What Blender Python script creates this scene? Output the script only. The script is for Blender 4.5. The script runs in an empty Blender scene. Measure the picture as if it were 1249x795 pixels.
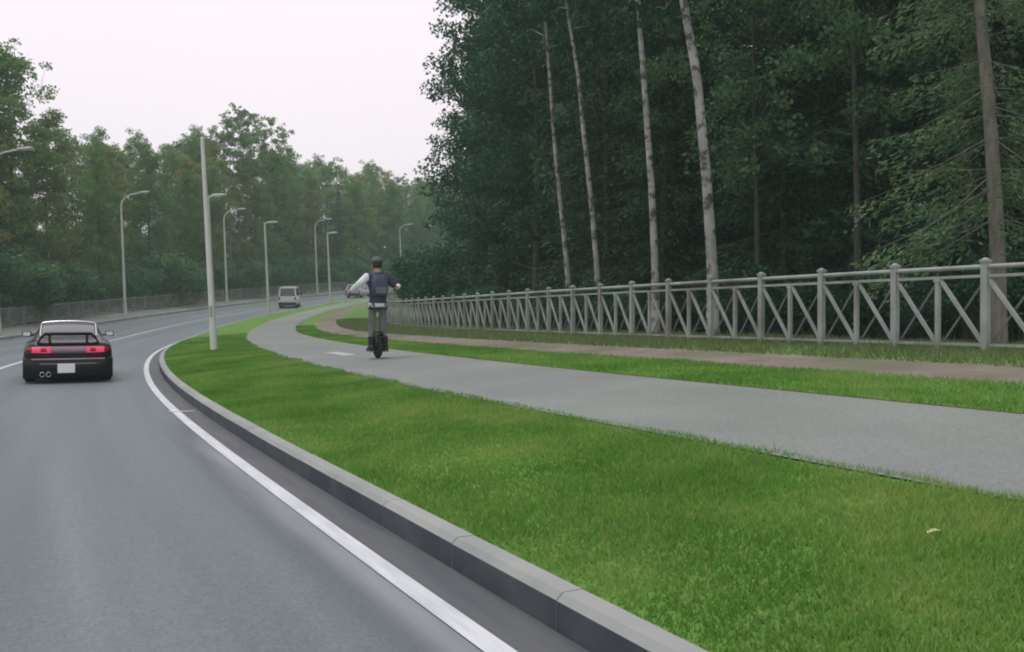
import bpy, math, random
import numpy as np
from mathutils import Vector, Matrix, Euler

scene = bpy.context.scene
COL = scene.collection
R = math.radians

# ------------------------------------------------------------------ camera
CAM_H = 1.25
cam_d = bpy.data.cameras.new('camera')
cam_d.sensor_width = 36.0
cam_d.lens = 31.19
cam_d.clip_start = 0.05
cam_d.clip_end = 4000.0
cam = bpy.data.objects.new('camera', cam_d)
cam.location = (0, 0, CAM_H)
cam.rotation_euler = (R(90 - 0.556), 0, 0)
COL.objects.link(cam)
scene.camera = cam

# ------------------------------------------------------------------ sky (overcast) and sun
SUN_EL, SUN_AZ = 72.0, -60.0            # ahead of the camera and to its left
world = bpy.data.worlds.new('World')
scene.world = world
world.use_nodes = True
wn, wl = world.node_tree.nodes, world.node_tree.links
wn.clear()
sky = wn.new('ShaderNodeTexSky')
sky.sky_type = 'NISHITA'
sky.sun_disc = False
sky.sun_elevation = R(SUN_EL)
sky.sun_rotation = R(SUN_AZ)
sky.air_density, sky.dust_density = 1.0, 3.0
bg1 = wn.new('ShaderNodeBackground')
bg1.inputs['Strength'].default_value = 0.10
wl.new(sky.outputs[0], bg1.inputs[0])
# closed cloud deck: even pinkish white, very softly mottled
tc = wn.new('ShaderNodeTexCoord')
nz = wn.new('ShaderNodeTexNoise')
nz.inputs['Scale'].default_value = 1.6
nz.inputs['Detail'].default_value = 3
wl.new(tc.outputs['Generated'], nz.inputs['Vector'])
rp = wn.new('ShaderNodeValToRGB')
rp.color_ramp.elements[0].position = 0.3
rp.color_ramp.elements[1].position = 0.7
rp.color_ramp.elements[0].color = (0.915, 0.815, 0.88, 1)
rp.color_ramp.elements[1].color = (0.95, 0.85, 0.915, 1)
wl.new(nz.outputs['Fac'], rp.inputs[0])
bg2 = wn.new('ShaderNodeBackground')
bg2.inputs['Strength'].default_value = 0.99
wl.new(rp.outputs[0], bg2.inputs[0])
mxs = wn.new('ShaderNodeMixShader')
mxs.inputs[0].default_value = 0.93
wl.new(bg1.outputs[0], mxs.inputs[1])
wl.new(bg2.outputs[0], mxs.inputs[2])
wo = wn.new('ShaderNodeOutputWorld')
wl.new(mxs.outputs[0], wo.inputs['Surface'])

sun_d = bpy.data.lights.new('sun', 'SUN')
sun_d.energy = 1.2
sun_d.angle = R(25)
sun_d.color = (1.0, 0.97, 0.93)
sun = bpy.data.objects.new('sun', sun_d)
sun.rotation_euler = Euler((R(90 - SUN_EL), 0, R(180 - SUN_AZ)), 'XYZ')
sun.location = (0, 0, 60)
COL.objects.link(sun)

scene.view_settings.view_transform = 'Standard'
scene.view_settings.look = 'None'
scene.view_settings.exposure = 0.35
scene.view_settings.gamma = 1.0
scene.view_settings.use_curve_mapping = False
cy = scene.cycles
cy.use_denoising = True
try:
    cy.denoiser = 'OPENIMAGEDENOISE'
except Exception:
    pass
cy.pixel_filter_type = 'BLACKMAN_HARRIS'
cy.filter_width = 2.0
cy.max_bounces = 6
cy.diffuse_bounces = 3
cy.glossy_bounces = 3
cy.transmission_bounces = 3
cy.volume_bounces = 1
cy.transparent_max_bounces = 6
cy.caustics_reflective = cy.caustics_refractive = False

# ------------------------------------------------------------------ helpers
class MB:
    """collects polygons; build() makes one mesh"""
    def __init__(self):
        self.v, self.f, self.m, self.s = [], [], [], []
    def add(self, v, f, mi=0, smooth=False):
        o = len(self.v)
        self.v.extend([tuple(p) for p in v])
        for q in f:
            self.f.append(tuple(i + o for i in q))
            self.m.append(mi)
            self.s.append(smooth)
        return self
    def box(self, c, size, mi=0, M=None, taper=(1, 1)):
        x, y, z = (size[0] / 2, size[1] / 2, size[2] / 2)
        tx, ty = taper
        v = [(-x, -y, -z), (x, -y, -z), (x, y, -z), (-x, y, -z),
             (-x * tx, -y * ty, z), (x * tx, -y * ty, z), (x * tx, y * ty, z), (-x * tx, y * ty, z)]
        v = [Vector(p) for p in v]
        if M is not None:
            v = [M @ p for p in v]
        v = [p + Vector(c) for p in v]
        return self.add(v, [(0, 3, 2, 1), (4, 5, 6, 7), (0, 1, 5, 4), (1, 2, 6, 5), (2, 3, 7, 6), (3, 0, 4, 7)], mi)
    def tube(self, pts, rad, n=8, mi=0, caps=True, smooth=True):
        pts = [Vector(p) for p in pts]
        if not hasattr(rad, '__len__'):
            rad = [rad] * len(pts)
        vs, fs = [], []
        ref = None
        for i, p in enumerate(pts):
            a = pts[max(i - 1, 0)]
            b = pts[min(i + 1, len(pts) - 1)]
            t = (b - a).normalized()
            if ref is None:
                ref = Vector((1, 0, 0)) if abs(t.x) < 0.9 else Vector((0, 1, 0))
            u = (ref - t * ref.dot(t)).normalized()
            ref = u
            w = t.cross(u)
            for k in range(n):
                an = 2 * math.pi * k / n
                vs.append(p + (u * math.cos(an) + w * math.sin(an)) * rad[i])
        for i in range(len(pts) - 1):
            for k in range(n):
                k2 = (k + 1) % n
                fs.append((i * n + k, i * n + k2, (i + 1) * n + k2, (i + 1) * n + k))
        self.add(vs, fs, mi, smooth)
        if caps:
            self.add(vs[:n], [tuple(range(n))[::-1]], mi)
            self.add(vs[-n:], [tuple(range(n))], mi)
        return self
    def loft(self, rings, mi=0, smooth=True, caps=True, closed=True):
        n = len(rings[0])
        vs = [p for r in rings for p in r]
        fs = []
        for i in range(len(rings) - 1):
            for k in range(n if closed else n - 1):
                k2 = (k + 1) % n
                fs.append((i * n + k, i * n + k2, (i + 1) * n + k2, (i + 1) * n + k))
        self.add(vs, fs, mi, smooth)
        if caps:
            self.add(rings[0], [tuple(range(n))[::-1]], mi)
            self.add(rings[-1], [tuple(range(n))], mi)
        return self
    def mesh(self, name, *mats):
        me = bpy.data.meshes.new(name)
        me.from_pydata(self.v, [], self.f)
        for m in mats:
            me.materials.append(m)
        if self.f:
            me.polygons.foreach_set('material_index', self.m)
            me.polygons.foreach_set('use_smooth', self.s)
        me.update()
        return me
    def build(self, name, mats, parent=None, bevel=0, **kw):
        if not isinstance(mats, (list, tuple)):
            mats = [mats]
        o = link(name, self.mesh(name, *mats), parent, **kw)
        if bevel:
            b = o.modifiers.new('bevel', 'BEVEL')
            b.width = bevel
            b.segments = 2
            b.limit_method = 'ANGLE'
            b.angle_limit = R(30)
        return o

def link(name, data, parent=None, loc=(0, 0, 0), rot=(0, 0, 0), scale=(1, 1, 1)):
    o = bpy.data.objects.new(name, data)
    COL.objects.link(o)
    o.location, o.rotation_euler, o.scale = loc, rot, scale
    if parent is not None:
        o.parent = parent
    return o

def tag(o, label, cat, group=None, kind=None):
    o['label'] = label
    o['category'] = cat
    if group:
        o['group'] = group
    if kind:
        o['kind'] = kind
    return o

def np_mesh(name, V, nper, mat, smooth=False):
    """V: (faces*nper, 3); every face has nper own vertices"""
    V = np.asarray(V, dtype=np.float32)
    nv = len(V)
    nf = nv // nper
    me = bpy.data.meshes.new(name)
    me.vertices.add(nv)
    me.vertices.foreach_set('co', V.ravel())
    me.loops.add(nv)
    me.loops.foreach_set('vertex_index', np.arange(nv, dtype=np.int32))
    me.polygons.add(nf)
    me.polygons.foreach_set('loop_start', np.arange(0, nv, nper, dtype=np.int32))
    if smooth:
        me.polygons.foreach_set('use_smooth', np.ones(nf, dtype=bool))
    me.materials.append(mat)
    me.update(calc_edges=True)
    return me

# ------------------------------------------------------------------ materials
MATS = {}
def mat(name, c1, c2=None, rough=0.7, scale=4.0, detail=4, spec=0.4, bump=0.0, bscale=60.0, metal=0.0,
        coat=0.0, emit=None, lo=0.35, hi=0.65, coord='pos', stretch=None, c3=None, scale3=0.4):
    m = bpy.data.materials.new(name)
    MATS[name] = m
    m.use_nodes = True
    nt = m.node_tree
    b = nt.nodes['Principled BSDF']
    b.inputs['Roughness'].default_value = rough
    b.inputs['Specular IOR Level'].default_value = spec
    b.inputs['Metallic'].default_value = metal
    b.inputs['Coat Weight'].default_value = coat
    b.inputs['Base Color'].default_value = (*c1, 1)
    if coord == 'pos':
        src = nt.nodes.new('ShaderNodeNewGeometry').outputs['Position']
    elif coord == 'obj':
        src = nt.nodes.new('ShaderNodeTexCoord').outputs['Object']
    else:
        src = nt.nodes.new('ShaderNodeTexCoord').outputs['UV']
    if stretch:
        mp = nt.nodes.new('ShaderNodeMapping')
        mp.inputs['Scale'].default_value = stretch
        nt.links.new(src, mp.inputs['Vector'])
        src = mp.outputs[0]
    if c2 is not None:
        n = nt.nodes.new('ShaderNodeTexNoise')
        n.inputs['Scale'].default_value = scale
        n.inputs['Detail'].default_value = detail
        nt.links.new(src, n.inputs['Vector'])
        r = nt.nodes.new('ShaderNodeValToRGB')
        r.color_ramp.elements[0].position = lo
        r.color_ramp.elements[1].position = hi
        r.color_ramp.elements[0].color = (*c1, 1)
        r.color_ramp.elements[1].color = (*c2, 1)
        nt.links.new(n.outputs['Fac'], r.inputs[0])
        out = r.outputs[0]
        if c3 is not None:
            n3 = nt.nodes.new('ShaderNodeTexNoise')
            n3.inputs['Scale'].default_value = scale3
            n3.inputs['Detail'].default_value = 3
            nt.links.new(src, n3.inputs['Vector'])
            r3 = nt.nodes.new('ShaderNodeValToRGB')
            r3.color_ramp.elements[0].position = 0.45
            r3.color_ramp.elements[1].position = 0.68
            nt.links.new(n3.outputs['Fac'], r3.inputs[0])
            mx = nt.nodes.new('ShaderNodeMixRGB')
            nt.links.new(r3.outputs[0], mx.inputs[0])
            nt.links.new(out, mx.inputs[1])
            mx.inputs[2].default_value = (*c3, 1)
            out = mx.outputs[0]
        nt.links.new(out, b.inputs['Base Color'])
    if bump:
        n2 = nt.nodes.new('ShaderNodeTexNoise')
        n2.inputs['Scale'].default_value = bscale
        n2.inputs['Detail'].default_value = 3
        nt.links.new(src, n2.inputs['Vector'])
        bp = nt.nodes.new('ShaderNodeBump')
        bp.inputs['Strength'].default_value = bump
        bp.inputs['Distance'].default_value = 0.01
        nt.links.new(n2.outputs['Fac'], bp.inputs['Height'])
        nt.links.new(bp.outputs[0], b.inputs['Normal'])
    if emit:
        b.inputs['Emission Color'].default_value = (*emit[0], 1)
        b.inputs['Emission Strength'].default_value = emit[1]
    return m

def leaf_mat(name, ca, cb, trans=0.3):
    m = bpy.data.materials.new(name)
    MATS[name] = m
    m.use_nodes = True
    nt = m.node_tree
    nt.nodes.clear()
    oi = nt.nodes.new('ShaderNodeObjectInfo')
    g = nt.nodes.new('ShaderNodeNewGeometry')
    n = nt.nodes.new('ShaderNodeTexNoise')
    n.inputs['Scale'].default_value = 0.7
    n.inputs['Detail'].default_value = 3
    nt.links.new(g.outputs['Position'], n.inputs['Vector'])
    a = nt.nodes.new('ShaderNodeMath')
    a.operation = 'MULTIPLY_ADD'
    nt.links.new(oi.outputs['Random'], a.inputs[0])
    a.inputs[1].default_value = 0.55
    nt.links.new(n.outputs['Fac'], a.inputs[2])
    a2 = nt.nodes.new('ShaderNodeMath')
    a2.operation = 'MULTIPLY_ADD'
    nt.links.new(g.outputs['Random Per Island'], a2.inputs[0])
    a2.inputs[1].default_value = 0.35
    nt.links.new(a.outputs[0], a2.inputs[2])
    r = nt.nodes.new('ShaderNodeValToRGB')
    r.color_ramp.elements[0].position = 0.55
    r.color_ramp.elements[1].position = 1.25 if False else 1.0
    r.color_ramp.elements[0].color = (*ca, 1)
    r.color_ramp.elements[1].color = (*cb, 1)
    nt.links.new(a2.outputs[0], r.inputs[0])
    d = nt.nodes.new('ShaderNodeBsdfPrincipled')
    d.inputs['Roughness'].default_value = 0.55
    d.inputs['Specular IOR Level'].default_value = 0.25
    t = nt.nodes.new('ShaderNodeBsdfTranslucent')
    nt.links.new(r.outputs[0], d.inputs['Base Color'])
    nt.links.new(r.outputs[0], t.inputs['Color'])
    mx = nt.nodes.new('ShaderNodeMixShader')
    mx.inputs[0].default_value = trans
    nt.links.new(d.outputs[0], mx.inputs[1])
    nt.links.new(t.outputs[0], mx.inputs[2])
    o = nt.nodes.new('ShaderNodeOutputMaterial')
    nt.links.new(mx.outputs[0], o.inputs[0])
    return m

def birch_mat(name):
    m = mat(name, (0.42, 0.43, 0.40), (0.25, 0.26, 0.245), rough=0.85, scale=2.5, coord='obj', bump=.4, bscale=14)
    nt = m.node_tree
    b = nt.nodes['Principled BSDF']
    old = b.inputs['Base Color'].links[0].from_socket
    tco = nt.nodes.new('ShaderNodeTexCoord')
    mp = nt.nodes.new('ShaderNodeMapping')
    mp.inputs['Scale'].default_value = (3.0, 3.0, 3.2)
    nt.links.new(tco.outputs['Object'], mp.inputs[0])
    n = nt.nodes.new('ShaderNodeTexNoise')
    n.inputs['Scale'].default_value = 1.5
    n.inputs['Detail'].default_value = 5
    nt.links.new(mp.outputs[0], n.inputs['Vector'])
    r = nt.nodes.new('ShaderNodeValToRGB')
    r.color_ramp.elements[0].position = 0.50
    r.color_ramp.elements[1].position = 0.62
    nt.links.new(n.outputs['Fac'], r.inputs[0])
    mx = nt.nodes.new('ShaderNodeMixRGB')
    nt.links.new(r.outputs[0], mx.inputs[0])
    nt.links.new(old, mx.inputs[1])
    mx.inputs[2].default_value = (0.075, 0.075, 0.07, 1)
    nt.links.new(mx.outputs[0], b.inputs['Base Color'])
    return m

ASPHALT = mat('asphalt', (0.106, 0.138, 0.148), (0.142, 0.176, 0.186), rough=0.62, scale=0.9, spec=0.35, bump=0.25, bscale=90,
              coord='uv', stretch=(0.05, 1.25, 1), c3=(0.09, 0.12, 0.128), scale3=0.8)
def speckle(m, scale, amt):
    nt = m.node_tree
    b = nt.nodes['Principled BSDF']
    old = b.inputs['Base Color'].links[0].from_socket
    g_ = nt.nodes.new('ShaderNodeNewGeometry')
    n1 = nt.nodes.new('ShaderNodeTexVoronoi')
    n1.inputs['Scale'].default_value = scale
    nt.links.new(g_.outputs['Position'], n1.inputs['Vector'])
    mr = nt.nodes.new('ShaderNodeMapRange')
    mr.inputs['To Min'].default_value = 1 - amt
    mr.inputs['To Max'].default_value = 1 + amt
    nt.links.new(n1.outputs['Color'], mr.inputs['Value'])
    mx = nt.nodes.new('ShaderNodeVectorMath')
    mx.operation = 'SCALE'
    nt.links.new(old, mx.inputs[0])
    nt.links.new(mr.outputs[0], mx.inputs['Scale'])
    nt.links.new(mx.outputs[0], b.inputs['Base Color'])
speckle(ASPHALT, 70.0, 0.2)
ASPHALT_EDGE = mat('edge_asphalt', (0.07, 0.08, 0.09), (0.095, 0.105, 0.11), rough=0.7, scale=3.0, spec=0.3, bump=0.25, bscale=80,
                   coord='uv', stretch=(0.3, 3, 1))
WORN = mat('worn_paint', (0.125, 0.15, 0.162), (0.165, 0.19, 0.202), rough=0.65, scale=1.5, spec=0.35, coord='uv', stretch=(0.4, 4, 1))
PAINT = mat('road_paint', (0.42, 0.46, 0.48), (0.55, 0.59, 0.61), rough=0.55, scale=3.0, coord='uv', stretch=(0.6, 5, 1))
PALE_BAND = mat('pale_band_film', (0.15, 0.18, 0.195), (0.20, 0.23, 0.245), rough=0.65, scale=1.5, spec=0.35, coord='uv', stretch=(0.4, 4, 1))  # slightly paler band, fading outwards and with distance
def fade_band(m):
    nt = m.node_tree
    b = nt.nodes['Principled BSDF']
    tcn = nt.nodes.new('ShaderNodeTexCoord')
    sp = nt.nodes.new('ShaderNodeSeparateXYZ')
    nt.links.new(tcn.outputs['UV'], sp.inputs[0])
    mr = nt.nodes.new('ShaderNodeMapRange')
    mr.interpolation_type = 'SMOOTHSTEP'
    mr.inputs['From Min'].default_value = -0.69
    mr.inputs['From Max'].default_value = -0.40
    nt.links.new(sp.outputs['Y'], mr.inputs['Value'])
    mr2 = nt.nodes.new('ShaderNodeMapRange')
    mr2.interpolation_type = 'SMOOTHSTEP'
    mr2.inputs['From Min'].default_value = 12.2
    mr2.inputs['From Max'].default_value = 7.5
    nt.links.new(sp.outputs['X'], mr2.inputs['Value'])
    mu = nt.nodes.new('ShaderNodeMath')
    mu.operation = 'MULTIPLY'
    nt.links.new(mr.outputs[0], mu.inputs[0])
    nt.links.new(mr2.outputs[0], mu.inputs[1])
    nt.links.new(mu.outputs[0], b.inputs['Alpha'])
fade_band(PALE_BAND)
TICK = mat('worn_white_paint', (0.28, 0.30, 0.31), (0.40, 0.42, 0.43), rough=.6, scale=4, coord='uv')
PATH = mat('path_asphalt', (0.17, 0.198, 0.180), (0.203, 0.232, 0.214), rough=0.8, scale=0.7, spec=0.25, bump=0.2, bscale=90,
           c3=(0.165, 0.18, 0.175), scale3=0.25)
speckle(PATH, 55.0, 0.16)
PATHEDGE = mat('edge_shade', (0.05, 0.06, 0.03), (0.09, 0.085, 0.05), rough=0.95, scale=4)  # dark colour painting the shadow under the grass edge
KERB = mat('kerb_concrete', (0.24, 0.265, 0.255), (0.30, 0.325, 0.305), rough=0.85, scale=2.0, spec=0.2, bump=0.2, bscale=50)
KERB_FACE = mat('kerb_dark_face', (0.05, 0.06, 0.075), (0.085, 0.095, 0.105), rough=0.7, scale=2.5, spec=0.25, bump=0.2, bscale=50)  # darker, bluish face of the right-hand kerb stones
GRASS_SOIL = mat('mown_turf', (0.09, 0.205, 0.034), (0.13, 0.25, 0.05), rough=0.9, scale=1.1, spec=0.1, bump=0.6, bscale=45,
                 c3=(0.11, 0.2, 0.055), scale3=0.35)
def grass_mat(name, cols, trans=0.4):
    m = leaf_mat(name, cols[0], cols[1], trans)
    nt = m.node_tree
    ramp_ = [n for n in nt.nodes if n.type == 'VALTORGB'][0]
    for l in list(ramp_.inputs[0].links):
        nt.links.remove(l)
    g_ = nt.nodes.new('ShaderNodeNewGeometry')
    n1 = nt.nodes.new('ShaderNodeTexNoise')
    n1.inputs['Scale'].default_value = 0.75
    n1.inputs['Detail'].default_value = 6
    n1.inputs['Roughness'].default_value = 0.62
    nt.links.new(g_.outputs['Position'], n1.inputs['Vector'])
    a_ = nt.nodes.new('ShaderNodeMath')
    a_.operation = 'MULTIPLY_ADD'
    nt.links.new(g_.outputs['Random Per Island'], a_.inputs[0])
    a_.inputs[1].default_value = 0.16
    nt.links.new(n1.outputs['Fac'], a_.inputs[2])
    nt.links.new(a_.outputs[0], ramp_.inputs[0])
    cr = ramp_.color_ramp
    cr.elements[0].position = 0.42
    cr.elements[1].position = 0.60
    cr.elements[1].color = (*cols[1], 1)
    e = cr.elements.new(0.74)
    e.color = (*cols[2], 1)
    return m
GRASS = grass_mat('grass_blade', [(0.085, 0.235, 0.03), (0.155, 0.335, 0.055), (0.28, 0.40, 0.10)])
STRAW = leaf_mat('dry_blade', (0.20, 0.19, 0.08), (0.34, 0.31, 0.15), 0.3)
WEED = leaf_mat('weed_blade', (0.09, 0.15, 0.05), (0.16, 0.21, 0.085), 0.35)
DIRT = mat('sandy_dirt', (0.17, 0.15, 0.13), (0.23, 0.205, 0.175), rough=0.95, scale=1.5, spec=0.1, bump=0.4, bscale=30,
           c3=(0.12, 0.14, 0.08), scale3=0.6)
FLOOR = mat('forest_litter', (0.03, 0.04, 0.02), (0.06, 0.07, 0.03), rough=1.0, scale=0.8, spec=0.05, bump=0.5, bscale=12)
METAL = mat('galvanised_paint', (0.25, 0.285, 0.28), (0.33, 0.365, 0.355), rough=0.5, scale=3.0, c3=(0.20, 0.19, 0.165), scale3=1.3)
METAL_D = mat('weathered_grey_steel', (0.10, 0.12, 0.12), (0.15, 0.17, 0.17), rough=0.6, scale=3.0, coord='obj')
POLE = mat('pole_galvanised', (0.48, 0.52, 0.49), (0.60, 0.63, 0.60), rough=0.45, scale=1.5, coord='obj')
WALK = mat('footway', (0.15, 0.17, 0.15), (0.19, 0.205, 0.18), rough=.9, scale=.8, spec=.2)
POLE_W = mat('pale_painted_pole', (0.58, 0.62, 0.58), (0.68, 0.71, 0.67), rough=0.45, scale=1.5, coord='obj')
RAILM = mat('grey_railing', (0.17, 0.195, 0.18), (0.24, 0.265, 0.25), rough=.6, scale=2)
LAMPGLASS = mat('lamp_lens', (0.55, 0.58, 0.58), rough=0.25)
BARK = mat('brown_bark', (0.045, 0.048, 0.04), (0.085, 0.088, 0.075), rough=0.95, scale=5, bump=0.6, bscale=20, coord='obj', stretch=(3, 3, 0.6))
PBARK = mat('pine_bark', (0.12, 0.085, 0.065), (0.23, 0.16, 0.12), rough=0.95, scale=5, bump=0.6, bscale=20, coord='obj', stretch=(3, 3, 0.8))
GBARK = mat('grey_bark', (0.16, 0.15, 0.125), (0.25, 0.23, 0.19), rough=0.95, scale=5, bump=0.6, bscale=20, coord='obj', stretch=(3, 3, 0.8))
BBARK = birch_mat('birch_bark')
LEAF_D = leaf_mat('dark_leaf', (0.018, 0.068, 0.044), (0.038, 0.115, 0.062))
LEAF_M = leaf_mat('mid_leaf', (0.08, 0.175, 0.055), (0.165, 0.275, 0.09), .35)
LEAF_O = leaf_mat('olive_leaf', (0.13, 0.165, 0.055), (0.24, 0.23, 0.085), .35)
LEAF_B = leaf_mat('birch_leaf', (0.10, 0.15, 0.045), (0.20, 0.22, 0.07), .35)
NEEDLE_D = leaf_mat('spruce_needle', (0.012, 0.045, 0.032), (0.026, 0.078, 0.046), 0.15)
NEEDLE_L = leaf_mat('fir_needle', (0.07, 0.15, 0.065), (0.13, 0.22, 0.10), 0.3)
NEEDLE_P = leaf_mat('pine_needle', (0.035, 0.07, 0.042), (0.07, 0.105, 0.06), 0.15)

# ------------------------------------------------------------------ road alignment (s along the kerb, o to its right)
SK = np.array([-30, 0, 10, 20, 30, 40, 50, 60, 70, 85, 100, 120, 150, 200, 260.])
HK = np.array([30.96, 28.68, 27.41, 23.2, 20.13, 16.22, 12.47, 5.19, -1.23, -4.59, -8.05, -13.05, -20.28, -29.54, -36.16])
DS = 0.5
SS = np.arange(-30, 260 + DS, DS)
HH = np.radians(np.interp(SS, SK, HK))
HH = np.convolve(np.pad(HH, 8, mode='edge'), np.ones(17) / 17, 'valid')
AX = np.concatenate([[0], np.cumsum(-np.sin(HH) * DS)[:-1]])
AY = np.concatenate([[0], np.cumsum(np.cos(HH) * DS)[:-1]])
_i = int(30 / DS)
AX = AX - AX[_i] + 1.831 * math.cos(HH[_i])
AY = AY - AY[_i] + 1.831 * math.sin(HH[_i])

def head(s):
    return float(np.interp(s, SS, HH))
def ramp(s, a, b):
    return a + (b - a) * min(max((s - 10) / 25.0, 0), 1)
def zroad(s):
    z = 0.065 * 5 * math.log1p(math.exp(min((s - 50) / 5.0, 60)))
    if s > 170:
        z -= 0.0004 * (s - 170) ** 2
    return z
O_LEFT = -8.74
def o_pn(s): return ramp(s, 2.31, 2.76)
def o_pf(s): return ramp(s, 4.66, 5.08)
def o_dn(s): return ramp(s, 7.02, 5.97)
def o_df(s): return ramp(s, 8.43, 7.38)
def o_fence(s): return ramp(s, 9.60, 9.75)
def zprof(s, o):
    xs = [-150, -60, -14, O_LEFT - 0.2, O_LEFT - 0.001, O_LEFT, 0, 0.001, 0.14, o_pn(s), o_pf(s), o_dn(s), o_df(s), o_fence(s), 11.5, 20, 30, 62]
    zs = [16.0, 5.0, 0.45, 0.15, 0.15, 0, 0, 0.15, 0.15, 0.378, 0.531, 0.56, 0.679, 0.797, 0.82, 0.7, 1.5, 9.0]
    return float(np.interp(o, xs, zs))
def RP(s, o, dz=0.0):
    h = head(s)
    return Vector((float(np.interp(s, SS, AX)) + o * math.cos(h), float(np.interp(s, SS, AY)) + o * math.sin(h),
                   zroad(s) + zprof(s, o) + dz))

def strip(name, s0, s1, fo, n_across, m, dz=0.0, step=1.0, parent=None, flat=False):
    """sheet between two offsets; fo(s) -> (o_a, o_b); UV = metres along, metres across"""
    sv = np.arange(s0, s1 + 1e-6, step)
    V, F, UV = [], [], []
    for s in sv:
        a, b = fo(s)
        for k in range(n_across + 1):
            o = a + (b - a) * k / n_across
            V.append(RP(s, o, dz))
            UV.append((s, o))
    w = n_across + 1
    for i in range(len(sv) - 1):
        for k in range(n_across):
            F.append((i * w + k, i * w + k + 1, (i + 1) * w + k + 1, (i + 1) * w + k))
    me = bpy.data.meshes.new(name)
    me.from_pydata([tuple(v) for v in V], [], F)
    uv = me.uv_layers.new(name='metres')
    for l in me.loops:
        uv.data[l.index].uv = UV[l.vertex_index]
    me.polygons.foreach_set('use_smooth', [True] * len(F))
    me.materials.append(m)
    me.update()
    return link(name, me, parent)

def struct(o):
    o['kind'] = 'structure'
    return o

# ground far beyond
g = MB()
g.add([(-700, -300, -1.2), (700, -300, -1.2), (700, 900, -1.2), (-700, 900, -1.2)], [(0, 1, 2, 3)])
struct(g.build('ground', FLOOR))
S0, S1 = -14.0, 250.0
struct(strip('road', S0, S1, lambda s: (O_LEFT, -0.0), 10, ASPHALT))
struct(strip('grass_verge', S0, S1, lambda s: (0.13, o_pn(s)), 5, GRASS_SOIL, -0.012))
struct(strip('cycle_path', S0, S1, lambda s: (o_pn(s), o_pf(s)), 4, PATH))
struct(strip('path_edge_shade', S0, 90, lambda s: (o_pf(s) - 0.01, o_pf(s) + 0.05), 1, PATHEDGE, 0.004))  # shadow line along the far path edge, painted as a dark strip
struct(strip('grass_strip', S0, S1, lambda s: (o_pf(s) + 0.05, o_dn(s)), 3, GRASS_SOIL, 0.0))
struct(strip('dirt_path', S0, S1, lambda s: (o_dn(s), o_df(s)), 3, DIRT))
struct(strip('fence_verge', S0, S1, lambda s: (o_df(s), 11.5), 4, GRASS_SOIL))
struct(strip('forest_floor', S0, S1, lambda s: (11.5, 62), 14, FLOOR, 0, 2.0))
struct(strip('left_verge', S0, S1, lambda s: (-14.0, O_LEFT - 0.13), 5, WALK, -0.012))
struct(strip('left_forest_floor', S0, S1, lambda s: (-150, -14.0), 14, FLOOR, 0, 2.0))

# painted markings and toned strips
mk = struct(strip('edge_line', S0, 130, lambda s: (-0.355, -0.245), 1, PAINT, 0.008))
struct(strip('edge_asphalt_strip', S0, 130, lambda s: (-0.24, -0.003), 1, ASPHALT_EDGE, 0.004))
struct(strip('pale_line_band', S0, 12.2, lambda s: (-0.70, -0.357), 1, PALE_BAND, 0.004))  # paler band left of the edge line
struct(strip('cross_tick', 12.3, 12.42, lambda s: (-0.40, -0.07), 1, TICK, 0.0095, 0.12))
struct(strip('centre_line', S0, 130, lambda s: (-3.65, -3.53), 1, PAINT, 0.006))
struct(strip('left_edge_line', 20, 130, lambda s: (-8.45, -8.33), 1, WORN, 0.006))
struct(strip('path_marking', 18.2, 20.2, lambda s: (3.45, 3.45 + 0.26), 2, TICK, 0.006, 0.5))

# kerbs: backing strip with single stones
def stone_mesh(L, w, h, mirror=False, dark_face=True):
    m = MB()
    b = 0.018
    x0, x1 = (0.0, w)
    prof = [(x0, -0.25), (x1, -0.25), (x1, h - b), (x1 - b, h), (x0 + b * 1.6, h), (x0, h - b * 1.6)]
    if mirror:
        prof = [(-x, z) for x, z in prof][::-1]
    L2 = L / 2
    ra = [(x, -L2, z) for x, z in prof]
    rb = [(x, L2, z) for x, z in prof]
    n = len(prof)
    fs, mi = [], []
    for k in range(n):
        k2 = (k + 1) % n
        m.add([ra[k], ra[k2], rb[k2], rb[k]], [(0, 1, 2, 3)], 0)
        xm = (prof[k][0] + prof[k2][0]) / 2
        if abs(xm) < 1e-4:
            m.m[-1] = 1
    m.add(ra, [tuple(range(n))[::-1]])
    m.add(rb, [tuple(range(n))])
    return m.mesh('kerb_stone', KERB, KERB_FACE if dark_face else KERB)

def kerb(name, o, s0, s1, mirror, step=1.0):
    base = struct(strip(name, s0, s1, (lambda s: (o + 0.02, o + 0.12)) if not mirror else (lambda s: (o - 0.12, o - 0.02)), 1, KERB, -0.06 if not mirror else -0.06))
    me = stone_mesh(step - 0.005, 0.14, 0.155, mirror, not mirror)
    rng = random.Random(5)
    s = s0 + step / 2
    while s < s1:
        p = RP(s, o)
        q = (zroad(s + 0.5) - zroad(s - 0.5))
        k = link('kerb_stone', me, base, (p.x, p.y, zroad(s) + rng.uniform(-.002, .002)), (math.atan(q), 0, head(s) + rng.uniform(-.0015, .0015)))
        s += step
    return base
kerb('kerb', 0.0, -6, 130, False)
kerb('kerb', O_LEFT, 30, 140, True)

# ------------------------------------------------------------------ fence on the right
def bar(m, a, b, w, d, mi=0):
    """rectangular bar from a to b, w wide in the horizontal plane across, d the other way"""
    a, b = Vector(a), Vector(b)
    t = b - a
    L = t.length
    t.normalize()
    side = Vector((0, 1, 0))
    up = t.cross(side).normalized()
    M = Matrix((up, side, t)).transposed()
    m.box((a + b) / 2, (w, d, L), mi, M)

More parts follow.
